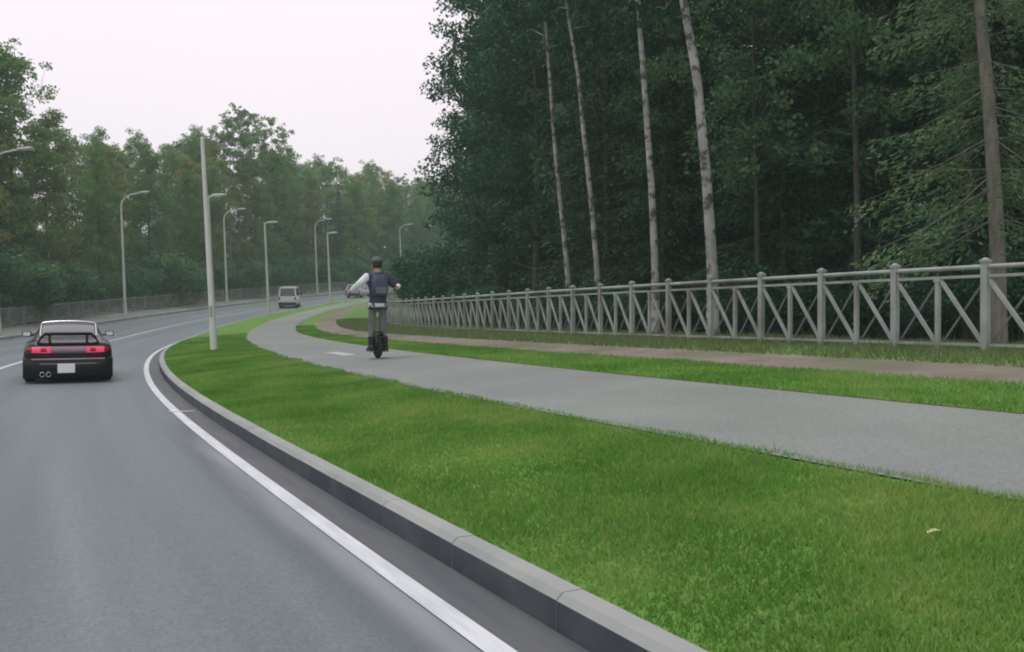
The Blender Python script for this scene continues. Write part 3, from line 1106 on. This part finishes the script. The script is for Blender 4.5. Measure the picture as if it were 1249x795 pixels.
    m.build('pocket', PALE if False else GREYTR, bag, bevel=.015)
    for sg in (-1, 1):
        m = MB()
        m.tube([(sg * .1, -.12, 1.57), (sg * .11, .0, 1.67), (sg * .115, .12, 1.58), (sg * .12, .14, 1.40), (sg * .13, .05, 1.24), (sg * .12, -.12, 1.22)], .018, 6)
        m.build('strap', BAG, bag)
    # hair, cap, ears, nose
    m = MB()
    rings = []
    for z, a, b in ((1.74, .078, .085), (1.78, .094, .112), (1.84, .097, .118), (1.89, .088, .105), (1.93, .06, .07), (1.945, .02, .025)):
        rings.append([(a * math.cos(2 * math.pi * k / n), .035 + b * math.sin(2 * math.pi * k / n) * (1 if math.sin(2 * math.pi * k / n) < 0 or z > 1.83 else .3), z) for k in range(n)])
    m.loft(rings)
    m.build('hair', HAIR, body)
    m = MB()
    rings = []
    for z, a, b in ((1.87, .103, .124), (1.91, .098, .115), (1.95, .07, .082), (1.962, .02, .025)):
        rings.append([(a * math.cos(2 * math.pi * k / n), .04 + b * math.sin(2 * math.pi * k / n), z) for k in range(n)])
    m.loft(rings)
    m.box((0, .20, 1.882), (.15, .13, .012))
    m.build('cap', CAP, body)
    m = MB()
    m.box((0, .158, 1.775), (.028, .03, .05), taper=(.6, .5))
    m.build('nose', SKIN, body, bevel=.006)
    for sg in (-1, 1):
        m = MB()
        m.box((sg * .09, .04, 1.785), (.02, .035, .06))
        m.build('ear', SKIN, body, bevel=.008)
        m = MB()
        rings = []
        for y, a, h in ((-.13, .035, .07), (-.10, .048, .11), (0.0, .05, .12), (.10, .05, .07), (.17, .045, .05), (.20, .02, .03)):
            rings.append([(sg * .135 + a * c, y, .155 + h * d) for c, d in ((-1, 0), (1, 0), (1, .6), (.6, 1), (-.6, 1), (-1, .6))])
        m.loft(rings)
        sh_ = m.build('shoe', SHOE, body)
        m = MB()
        m.tube([(sg * .13, -.025, .22), (sg * .128, -.02, .42)], [.062, .07], 10)
        m.build('boot_shaft', SHOE, body)

    # unicycle
    u = link('electric_unicycle', None, None, p, (0, 0, head(s)))
    tag(u, 'black electric unicycle under the rider on the grey path', 'unicycle')
    m = MB()
    prof = [(.13, -.045), (.19, -.05), (.222, -.025), (.23, 0), (.222, .025), (.19, .05), (.13, .045)]
    n2 = 32
    m.loft([[(t, r * math.cos(2 * math.pi * k / n2), .23 + r * math.sin(2 * math.pi * k / n2)) for k in range(n2)] for r, t in prof], caps=True)
    m.build('tyre', RUBBER, u)
    m = MB()
    for sg in (-1, 1):
        rings = []
        for t, sc in ((.055, 1.0), (.075, .98), (.09, .85)):
            ring = []
            for k in range(n2):
                a = 2 * math.pi * k / n2
                yy, zz = math.cos(a) * .22 * sc, math.sin(a)
                zz = .30 + (zz * .22 if zz > 0 else zz * .16) * sc
                ring.append((sg * t, yy, zz))
            rings.append(ring)
        m.loft(rings)
    m.box((0, 0, .50), (.13, .30, .05))
    m.build('shell', BLACKPL, u, bevel=.01)
    for sg in (-1, 1):
        m = MB()
        m.box((sg * .145, .02, .14), (.11, .24, .022))
        m.build('pedal', RIM, u, bevel=.006)
    m = MB()
    m.box((0, -.215, .42), (.07, .02, .03))
    m.build('rear_reflector', BLACKPL, u)
rider(16.5, 3.7)

# ------------------------------------------------------------------ trees
def leaf_quads(P, D, size, aspect, rng, spread=1.0):
    """rhombic leaf faces at points P; D = preferred long direction (n,3) or None"""
    n = len(P)
    a = rng.normal(size=(n, 3))
    if D is not None:
        a = D + a * spread
    a /= np.linalg.norm(a, axis=1, keepdims=True) + 1e-9
    b = np.cross(a, rng.normal(size=(n, 3)))
    b /= np.linalg.norm(b, axis=1, keepdims=True) + 1e-9
    sz = size * rng.uniform(0.6, 1.35, size=(n, 1))
    a = a * sz * 0.5
    b = b * sz * 0.5 * aspect
    q = np.stack([P - a, P + b, P + a, P - b], axis=1)
    return q.reshape(-1, 3)

def trunk_path(H, lean, wob, rng, n=9):
    pts = []
    ph = rng.uniform(0, 6.28, 2)
    for k in range(n):
        t = k / (n - 1)
        z = H * t
        x = lean[0] * t + wob * math.sin(ph[0] + 5 * t) * t
        y = lean[1] * t + wob * math.sin(ph[1] + 4 * t) * t
        pts.append(Vector((x, y, z)))
    pts[0].z = -0.4
    return pts

def at_path(pts, z):
    for a, b in zip(pts, pts[1:]):
        if a.z <= z <= b.z:
            return a.lerp(b, (z - a.z) / (b.z - a.z))
    return pts[-1].copy()

def make_broad(seed, H, base, Rc, bark, leaf, rt, nb=22, leaves=9000, size=0.2, lean=(0, 0), wob=0.25, drop=0.0, gap=0.0, clump=0.62, path=None):
    rng = np.random.default_rng(seed)
    pts = path or trunk_path(H, lean, wob, rng)
    m = MB()
    m.tube(pts, [rt * (1 - 0.9 * k / (len(pts) - 1)) * (1.25 if k == 0 else 1) for k in range(len(pts))], 8)
    cl = []
    for i in range(nb):
        t = (i + rng.uniform(0, 1)) / nb
        z = H * (base + (0.97 - base) * t)
        prof = math.sin(math.pi * min(max((t * 0.86 + 0.12), 0), 1)) ** 0.7
        L = Rc * prof * rng.uniform(0.65, 1.12)
        az = i * 2.4 + rng.uniform(-.5, .5)
        up = rng.uniform(0.15, 0.75) * (0.5 + t)
        p0_ = at_path(pts, z)
        d = Vector((math.cos(az), math.sin(az), up)).normalized()
        mid = p0_ + d * L * 0.5 + Vector((0, 0, 0.06 * L))
        end = p0_ + d * L + Vector((0, 0, -drop * L))
        r0 = rt * (1 - 0.85 * z / H) * 0.42
        m.tube([p0_, mid, end], [max(r0, .012), max(r0 * .6, .01), .008], 5, caps=False)
        if rng.uniform() < gap:
            continue
        for f in (0.45, 0.72, 1.0):
            c = p0_.lerp(end, f) + Vector(rng.normal(size=3) * 0.22 * Rc / 2.5)
            cl.append((c, clump * rng.uniform(0.7, 1.35) * (0.75 + 0.35 * prof)))
            if f > 0.6:
                sub = c + Vector(rng.normal(size=3) * 0.6)
                m.tube([p0_.lerp(end, f * 0.8), sub], [.012, .005], 4, caps=False)
                cl.append((sub, clump * rng.uniform(0.5, 1.0)))
    tm = m.mesh('trunk', bark)
    w = np.array([c[1] ** 2.0 for c in cl])
    cnt = np.maximum((w / w.sum() * leaves).astype(int), 4)
    P = []
    for (c, r), k in zip(cl, cnt):
        u = rng.normal(size=(k, 3))
        u /= np.linalg.norm(u, axis=1, keepdims=True)
        u *= (rng.uniform(0, 1, size=(k, 1)) ** 0.42) * r
        u[:, 2] *= 0.72
        P.append(u + np.array(c))
    P = np.concatenate(P)
    D = np.tile(np.array([[0, 0, -0.8]]), (len(P), 1)) if drop else None
    V = leaf_quads(P, D, size, 0.62, rng)
    return tm, np_mesh('crown', V, 4, leaf), H

def make_spruce(seed, H, Rc, bark, leaf, rt, base=0.06, tiers=30, per=9, nq=26, size=0.26, droop=0.35, lean=(0, 0), path=None, gap=0.0, clear=None, twig=1.0, asp=0.38, wild=False):
    rng = np.random.default_rng(seed)
    pts = path or trunk_path(H, lean, 0.08, rng)
    m = MB()
    m.tube(pts, [rt * (1 - 0.93 * k / (len(pts) - 1)) for k in range(len(pts))], 8)
    P, D = [], []
    for i in range(tiers):
        t = i / (tiers - 1)
        z = H * (base + (0.985 - base) * t)
        L0 = Rc * (1 - t) ** 0.85 + 0.12
        z += rng.uniform(-.5, .5) * H / tiers
        c = at_path(pts, z)
        nbr = max(4, int(per * (1 - 0.4 * t)))
        for k in range(nbr):
            if rng.uniform() < gap:
                continue
            az = 2 * math.pi * (k + rng.uniform(-.4, .4)) / nbr + i * 0.7
            if clear is not None and math.cos(az - clear) > 0.9:
                continue
            L = L0 * rng.uniform(0.55, 1.15)
            dz = rng.uniform(-0.2, 1.8) * droop if wild else rng.uniform(0.5, 1.3) * droop
            ca, sa = math.cos(az), math.sin(az)
            q = max(5, int(nq * L / Rc))
            f = rng.uniform(0.18, 1.0, size=q)
            x = L * f
            zz = -dz * L * f + 0.25 * dz * L * f ** 3
            side = rng.normal(size=q) * 0.16 * L * (1.05 - f * .7)
            hang = -np.abs(rng.normal(size=q)) * 0.16
            P.append(np.stack([c.x + x * ca - side * sa, c.y + x * sa + side * ca, c.z + zz + hang], 1))
            D.append(np.tile([ca, sa, -0.55], (q, 1)))
            if i % 1 == 0:
                e = Vector((c.x + L * ca, c.y + L * sa, c.z - dz * L * .75))
                m.tube([c, c.lerp(e, .5) + Vector((0, 0, -.06 * dz * L)), e], [(.02 + .01 * (1 - t)) * twig, .014 * twig, .005 * twig], 4, caps=False)
    tm = m.mesh('trunk', bark)
    V = leaf_quads(np.concatenate(P), np.concatenate(D), size, asp, rng, 0.55)
    return tm, np_mesh('crown', V, 4, leaf), H

def make_pine(seed, H, Rc, leaf, rt, base=0.6, leaves=6000, size=0.2, nb=16):
    rng = np.random.default_rng(seed)
    pts = trunk_path(H, (rng.uniform(-.6, .6), rng.uniform(-.4, .4)), 0.2, rng)
    m = MB()
    m.tube(pts, [rt * (1 - 0.85 * k / (len(pts) - 1)) for k in range(len(pts))], 8)
    P = []
    for i in range(nb):
        t = (i + rng.uniform(0, 1)) / nb
        z = H * (base + (0.98 - base) * t)
        L = Rc * (0.55 + 0.5 * math.sin(math.pi * (0.2 + 0.75 * t))) * rng.uniform(.6, 1.1)
        az = i * 2.4 + rng.uniform(-.6, .6)
        p0_ = at_path(pts, z)
        d = Vector((math.cos(az), math.sin(az), rng.uniform(0.1, 0.55))).normalized()
        end = p0_ + d * L
        m.tube([p0_, p0_.lerp(end, .5) + Vector((0, 0, -.05 * L)), end], [.05, .03, .012], 5, caps=False)
        for f in (.6, .85, 1.02):
            for q in range(2):
                c = np.array(p0_.lerp(end, f)) + rng.normal(size=3) * .3
                r = rng.uniform(.28, .55)
                k = int(leaves / (nb * 6))
                u = rng.normal(size=(k, 3))
                u /= np.linalg.norm(u, axis=1, keepdims=True)
                u *= (rng.uniform(0, 1, size=(k, 1)) ** .45) * r
                u[:, 2] *= .62
                P.append(u + c)
    tm = m.mesh('trunk', PBARK)
    V = leaf_quads(np.concatenate(P), None, size, 0.4, rng)
    return tm, np_mesh('crown', V, 4, leaf), H

def make_shrub(seed, H, Rc, leaf, leaves=3500, size=0.13):
    rng = np.random.default_rng(seed)
    m = MB()
    P = []
    for i in range(11):
        az = rng.uniform(0, 6.28)
        r = Rc * rng.uniform(.2, .9)
        end = Vector((math.cos(az) * r, math.sin(az) * r, H * rng.uniform(.45, .98)))
        m.tube([(0, 0, -.2), end * .5 + Vector((0, 0, .1)), end], [.03, .02, .008], 5, caps=False)
        for f in (.5, .8, 1.0):
            k = leaves // 33
            u = rng.normal(size=(k, 3))
            u /= np.linalg.norm(u, axis=1, keepdims=True)
            u *= (rng.uniform(0, 1, size=(k, 1)) ** .45) * Rc * rng.uniform(.25, .45)
            P.append(u + np.array(end * f))
    P = np.concatenate(P)
    P[:, 2] = np.maximum(P[:, 2], .03)
    return m.mesh('trunk', BARK), np_mesh('crown', leaf_quads(P, None, size, .6, rng), 4, leaf), H

BROAD_D = [make_broad(10 + i, 18, .10, 3.2, BARK, LEAF_D, .16, nb=34, leaves=19000, size=.17, clump=.68) for i in range(3)]
BROAD_M = [make_broad(20 + i, 18, .09, 3.1, BARK, LEAF_M, .15, nb=36, leaves=17000, size=.21, clump=.72) for i in range(4)]
BIRCH = [make_broad(30 + i, 18, .22, 2.4, BBARK, LEAF_B, .11, nb=30, leaves=13000, size=.19, clump=.66, drop=.25, wob=.3) for i in range(3)]
OLIVE = [make_broad(80 + i, 18, .12, 2.9, BARK, LEAF_O, .15, nb=32, leaves=13000, size=.2, clump=.68) for i in range(2)]
LEAF_E = leaf_mat('edge_leaf', (0.045, 0.12, 0.055), (0.10, 0.20, 0.085), .35)
EDGE = [make_broad(90 + i, 15, .30, 2.2, BARK, LEAF_E, .10, nb=26, leaves=7500, size=.14, clump=.5, drop=.3) for i in range(2)]
SPRUCE = [make_spruce(40 + i, 20, 2.8, BARK, NEEDLE_D, .17, tiers=44, nq=85, per=10, size=.19, asp=.3) for i in range(3)]
PINE = [make_pine(50 + i, 20, 2.5, NEEDLE_P, .17, base=.58) for i in range(3)]
OPEN = [make_broad(60 + i, 20, .6, 3.6, GBARK, LEAF_M, .15, nb=24, leaves=5200, size=.22, gap=.1, clump=.42) for i in range(3)]
SHRUB = [make_shrub(70 + i, 2.6, 1.3, LEAF_D, 6000) for i in range(3)]
SHRUB_L = [make_shrub(75 + i, 2.6, 1.3, LEAF_E, 6000) for i in range(3)]

def plant(name, proto, loc, H, rz, label, cat='tree', group=None, sx=1.0, lean=(0, 0)):
    tm, cm, H0 = proto
    k = H / H0
    root = link(name, None, None, loc, (lean[0], lean[1], rz), (k * sx, k * sx, k))
    tag(root, label, cat, group)
    link('trunk', tm, root)
    link('crown', cm, root)
    return root

rnd = random.Random(11)
def where_left(s):
    return ('in the left wood beyond the dark coupe' if s < 80 else 'in the left wood behind the bare pole and the lamps' if s < 118 else 'in the far wood where the road bends out of sight')
def where_right(s, o):
    a = 'close' if o < 21.5 else 'deep'
    return a + (' in the wood between the birches and the fir' if s < 24 else ' in the wood behind the four birches' if s < 44 else ' in the wood at the fence bend' if s < 74 else ' in the right wood past the bend')

# --- left wood: stand height by position along the road
SL = [30, 50, 60, 65, 70, 75, 80, 85, 90, 95, 100, 110, 120, 130, 140, 160, 180, 200, 230]
HL = [14, 16.5, 18, 18.5, 16, 13.8, 15, 16, 16, 17, 18, 19, 18.5, 18.5, 19, 19.5, 20.5, 22, 23]
def left_row(o, s0, s1, step, hk, kinds, jit, g):
    s = s0
    while s < s1:
        ss_ = s + rnd.uniform(-jit, jit)
        oo = o + rnd.uniform(-1.6, 1.6)
        # places behind the front rows look along an older stand
        h = float(np.interp(ss_ + (o + 15) * 0.75, SL, HL)) * hk * rnd.uniform(.84, 1.03)
        kd = rnd.choice(kinds)
        rz = rnd.uniform(0, 6.28)
        P_ = RP(ss_, oo, -0.05)
        if kd == 'b':
            plant('birch_tree', rnd.choice(BIRCH), P_, h, rz, 'slender birch ' + where_left(ss_), group='birches ' + where_left(ss_), sx=rnd.uniform(.95, 1.2))
        elif kd == 's':
            plant('spruce_tree', rnd.choice(SPRUCE), P_, h * .95, rz, 'dark spruce ' + where_left(ss_), group='spruces ' + where_left(ss_), sx=rnd.uniform(.9, 1.15))
        elif kd == 'o':
            plant('turning_tree', rnd.choice(OLIVE), P_, h, rz, 'olive brown turning tree ' + where_left(ss_), group='turning trees ' + where_left(ss_))
        elif kd == 'p':
            plant('pine_tree', rnd.choice(PINE), P_, h * 1.04, rz, 'pine rising ' + where_left(ss_), group='pines ' + where_left(ss_))
        else:
            plant('leafy_tree', rnd.choice(BROAD_M), P_, h, rz, 'green leafy tree ' + where_left(ss_), group='leafy trees ' + where_left(ss_), sx=rnd.uniform(.9, 1.2))
        s += step
left_row(-15.5, 48, 150, 4.0, .92, 'mmmbbso', 1.3, 0)
left_row(-20.0, 56, 190, 4.8, 1.0, 'mmboosp', 1.6, 1)
left_row(-26.0, 66, 225, 5.6, 1.06, 'mmssp', 2.0, 2)
left_row(-34.0, 80, 240, 6.0, 1.10, 'mmss', 2.4, 3)
left_row(-44.0, 84, 245, 7.0, 1.0, 'ss', 2.4, 3)
left_row(-14.5, 152, 240, 4.0, .92, 'mms', 1.2, 0)
# single trees that stand out against the sky on the left
plant('leafy_tree', BROAD_M[1], RP(64.5, -15.8), 18.2, 2.2, 'tall round-headed tree rising highest at the left edge', sx=1.15)
plant('leafy_tree', BROAD_M[2], RP(62.0, -17.5), 18.2, 4.0, 'big leafy tree half cut by the left edge of the picture', sx=1.15)
plant('open_crowned_tree', OPEN[0], RP(101.5, -16.0), 20.4, 1.1, 'open-crowned tree with sky showing through, right of the bare pole top')
plant('open_crowned_tree', OPEN[1], RP(106.5, -16.8), 21.4, 3.9, 'second open-crowned tree, above the curved-arm lamp behind the pole')

plant('open_crowned_tree', OPEN[2], RP(112.0, -16.5), 21.4, 5.2, 'third open-crowned tree, farthest right of the three against the sky')

# undergrowth on the left
for i in range(34):
    s = 44 + i * 3.1 + rnd.uniform(-1, 1)
    plant('shrub', rnd.choice(SHRUB_L), RP(s, -13.0 + rnd.uniform(-.8, .6), -.05), rnd.uniform(2.4, 4.6), rnd.uniform(0, 6.28),
          'low shrub behind the railing on the left', 'shrub', 'shrubs behind the left railing', sx=1.5)

# --- right wood
def right_row(o, s0, s1, step, H, kinds, jit):
    s = s0
    while s < s1:
        ss_ = s + rnd.uniform(-jit, jit)
        oo = o + rnd.uniform(-1.3, 1.3)
        h = H * rnd.uniform(.86, 1.1)
        kd = rnd.choice(kinds)
        rz = rnd.uniform(0, 6.28)
        P_ = RP(ss_, oo, -0.05)
        if kd == 's':
            plant('spruce_tree', rnd.choice(SPRUCE), P_, h, rz, 'dark spruce ' + where_right(ss_, o), group='spruces ' + where_right(ss_, o), sx=rnd.uniform(1.0, 1.25))
        elif kd == 'b':
            plant('birch_tree', rnd.choice(BIRCH), P_, h, rz, 'thin birch ' + where_right(ss_, o), group='birches ' + where_right(ss_, o))
        else:
            plant('leafy_tree', rnd.choice(BROAD_D), P_, h, rz, 'dark leafy tree ' + where_right(ss_, o), group='leafy trees ' + where_right(ss_, o), sx=rnd.uniform(1.0, 1.25))
        s += step
right_row(17.5, 9, 46, 4.4, 20, 'ssd', 1.2)
right_row(20.2, 11, 44, 4.4, 22, 'd', 1.2)
right_row(24.0, 12, 60, 4.6, 21, 'ssd', 1.5)
right_row(28.5, 18, 80, 5.2, 22, 'ssd', 1.8)
right_row(36, 24, 100, 6.5, 22, 'sd', 2)
right_row(46, 34, 110, 8, 23, 'sd', 2)
right_row(17.8, 46, 72, 4.2, 21, 'dd', .8)
right_row(17.5, 76, 150, 5.0, 17, 'ddb', 1.0)
right_row(23, 66, 160, 5.5, 18, 'dds', 1.5)
right_row(52, 20, 100, 6.5, 21, 's', 2)
plant('leafy_tree', BROAD_D[1], RP(50.5, 16.2), 22.5, .4, 'tall dark tree whose leafy edge borders the open sky', sx=1.0)
plant('leafy_tree', BROAD_D[2], RP(57, 16.2), 19, 2.0, 'dark tree at the corner of the right wood, beside the sky edge', sx=.95)
for i in range(22):
    s = 24 + i * 2.4 + rnd.uniform(-.8, .8)
    plant('shrub', rnd.choice(SHRUB), RP(s, 12.6 + rnd.uniform(-.3, 1.4), -.05), (rnd.uniform(2.2, 4.2) if s > 42 else rnd.uniform(1.2, 2.0)), rnd.uniform(0, 6.28),
          'dark shrub growing behind the far part of the fence', 'shrub', 'shrubs behind the right fence', sx=1.2)
for i in range(7):
    s = 8 + i * 2.2 + rnd.uniform(-.6, .6)
    plant('shrub', rnd.choice(SHRUB), RP(s, 13.6 + rnd.uniform(0, 1.6), -.05), rnd.uniform(1.2, 2.0), rnd.uniform(0, 6.28),
          'low dark shrub behind the near part of the fence', 'shrub', 'low shrubs behind the near fence', sx=1.2)

for i, (es, eo, eh, lb) in enumerate(((16.0, 15.6, 15, 'lighter green leafy tree between the thickest birch and the fir'), (20.5, 15.9, 14, 'lighter green leafy tree just behind the thickest birch'),
                                (27.0, 16.4, 15, 'lighter green leafy tree behind the two middle birches'), (37.0, 16.6, 18, 'lighter green leafy tree left of the four birches'))):
    plant('leafy_tree', EDGE[i % 2], RP(es, eo, -.05), eh, 1.3 * i, lb)
# foreground birches and the fir, each with its own leaning stem
def hero_path(H, pts):
    """pts: (dx, z) seen stem line; goes on straight to the top"""
    out = []
    for dx, z in pts:
        out.append(Vector((dx, 0, z)))
    a, b = out[-2], out[-1]
    t = (b - a) / (b.z - a.z)
    z = b.z
    while z < H - .01:
        z = min(H, z + 2.5)
        out.append(b + t * 0.7 * (z - b.z))
    out[0].z = -.4
    return out
def hero_birch(seed, s, o, H, rt, pts, label, base=.45):
    P_ = RP(s, o, -.03)
    pr = make_broad(seed, H, base, 2.6, BBARK, LEAF_D, rt, nb=18, leaves=7000, size=.17, drop=.25, path=hero_path(H, pts), clump=.5)
    return plant('birch_tree', pr, P_, H, 0, label)
hero_birch(101, 29.66, 14.0, 19, .115, [(0, 0), (-.12, 1.9), (-.28, 3.6), (-.55, 6.0), (-.87, 10.3)], 'leftmost of the four pale birch stems behind the fence, thin', .52)
hero_birch(102, 26.03, 13.5, 19, .105, [(0, 0), (-.10, 2.0), (-.24, 3.8), (-.55, 6.6), (-.72, 8.4), (-.95, 9.8)], 'second birch from the left behind the fence, thin crooked stem', .52)
hero_birch(103, 20.52, 12.5, 20, .115, [(0, 0), (-.02, 1.8), (-.12, 4.0), (-.28, 6.2), (-.5, 9.1)], 'third birch from the left behind the fence, straight pale stem', .42)
hero_birch(104, 17.3, 12.2, 21, .15, [(0, 0), (-.02, 1.6), (-.16, 3.7), (-.40, 6.2), (-.74, 8.1)], 'thickest of the four birches behind the fence, mottled bark', .46)
pr = make_spruce(105, 17, 2.0, GBARK, NEEDLE_L, .135, base=.12, tiers=64, per=8, nq=190, size=.11, droop=.5, clear=-2.08, twig=.35, asp=.3, wild=True, path=hero_path(17, [(0, 0), (-.05, 1.7), (-.17, 3.6), (-.36, 5.6)]), gap=.3)
plant('fir_tree', pr, RP(9.09, 11.9, -.03), 17, 0, 'lighter green fir with bare grey-brown stem at the far right, nearest the fence')

# ------------------------------------------------------------------ grass
def blades(name, n, fs, fo, hmin, hmax, wid, m, seed, label, dz=-.012):
    rng = np.random.default_rng(seed)
    s = fs(rng, n)
    V = np.zeros((n, 3, 3), dtype=np.float32)
    u = rng.uniform(0, 1, n)
    h = np.interp(s, SS, HH)
    a, b = np.array([fo(x) for x in (0, 100)]).T if False else (np.array([fo(x)[0] for x in s]), np.array([fo(x)[1] for x in s]))
    o = a + (b - a) * u
    o = np.where(u > .965, o + rng.uniform(0, .07, n) * (1 + np.sin(s * 5.1) * np.sin(s * 1.7)), o)
    x = np.interp(s, SS, AX) + o * np.cos(h)
    y = np.interp(s, SS, AY) + o * np.sin(h)
    z = np.array([zroad(p) + zprof(p, q) for p, q in zip(s, o)]) + dz
    az = rng.uniform(0, 2 * np.pi, n)
    ht = rng.uniform(hmin, hmax, n) * (0.8 + 0.3 * np.sin(x * 1.9 + 1.3 * np.sin(y * .7)) * np.sin(y * 1.3 + np.sin(x * 2.3)))
    tall = rng.uniform(0, 1, n) < .02
    ht = np.where(tall, ht * 1.7, ht)
    k = (0.6 + 0.05 * np.maximum(s, 0))              # coarser tufts farther off
    w = wid * k
    ln = ht * rng.uniform(.2, .9, n)
    la = rng.uniform(0, 2 * np.pi, n)
    V[:, 0] = np.stack([x - w * np.cos(az), y - w * np.sin(az), z], 1)
    V[:, 1] = np.stack([x + w * np.cos(az), y + w * np.sin(az), z], 1)
    V[:, 2] = np.stack([x + ln * np.cos(la), y + ln * np.sin(la), z + ht], 1)
    me = np_mesh(name, V.reshape(-1, 3), 3, m)
    o_ = link(name, me)
    tag(o_, label, 'grass', kind='stuff')
    return o_
near = lambda lo, hi, pw: (lambda rng, n: lo + (hi - lo) * rng.uniform(0, 1, n) ** pw)
blades('grass', 330000, near(-.5, 45, 2.0), lambda s: (0.135, o_pn(s) + .03), .025, .055, .006, GRASS, 1, 'short bright green grass on the verge between kerb and path')
blades('grass', 90000, near(1, 50, 1.6), lambda s: (o_pf(s) + .01, o_dn(s) + .06), .03, .07, .007, GRASS, 2, 'strip of green grass between the path and the dirt track', 0)
blades('grass', 60000, near(2, 55, 1.5), lambda s: (o_df(s) - .15, 11.4), .05, .16, .008, WEED, 3, 'rough pale grass along the foot of the fence', 0)

blades('dry_grass', 9000, near(-.5, 30, 1.8), lambda s: (0.16, o_pn(s)), .035, .075, .004, STRAW, 4, 'dry straw coloured blades scattered through the near verge')

# scrap lying on the verge
m = MB()
m.add([(-.045, -.02, .04), (.01, -.02, .05), (.055, -.01, .045), (.03, .015, .055), (-.03, .015, .045), (0, 0, .06)],
      [(0, 1, 5), (1, 2, 5), (2, 3, 5), (3, 4, 5), (4, 0, 5)])
sc_ = m.build('paper_scrap', mat('pale_paper', (0.42, 0.48, 0.25), rough=.9), None, loc=RP(2.5, 1.6, -.015), rot=(0, 0, .3), scale=(.8, .5, .8))
tag(sc_, 'small pale scrap lying on the grass verge near the right edge', 'scrap')

# ------------------------------------------------------------------ haze; also stands in for windscreen glare lifting the dark woods
hz = MB()
hz.box((0, 300, 27), (1420, 1220, 58.6))
ho = hz.build('haze', [])
hm = bpy.data.materials.new('haze_air')
hm.use_nodes = True
hm.node_tree.nodes.clear()
pv = hm.node_tree.nodes.new('ShaderNodeVolumePrincipled')
pv.inputs['Color'].default_value = (0.62, 0.86, 0.75, 1)
pv.inputs['Density'].default_value = 0.0011
pv.inputs['Anisotropy'].default_value = 0.0
om = hm.node_tree.nodes.new('ShaderNodeOutputMaterial')
hm.node_tree.links.new(pv.outputs[0], om.inputs['Volume'])
ho.data.materials.append(hm)
ho['kind'] = 'stuff'
ho['label'] = 'thin pale haze over the road and woods, also standing in for windscreen glare'
ho['category'] = 'haze'
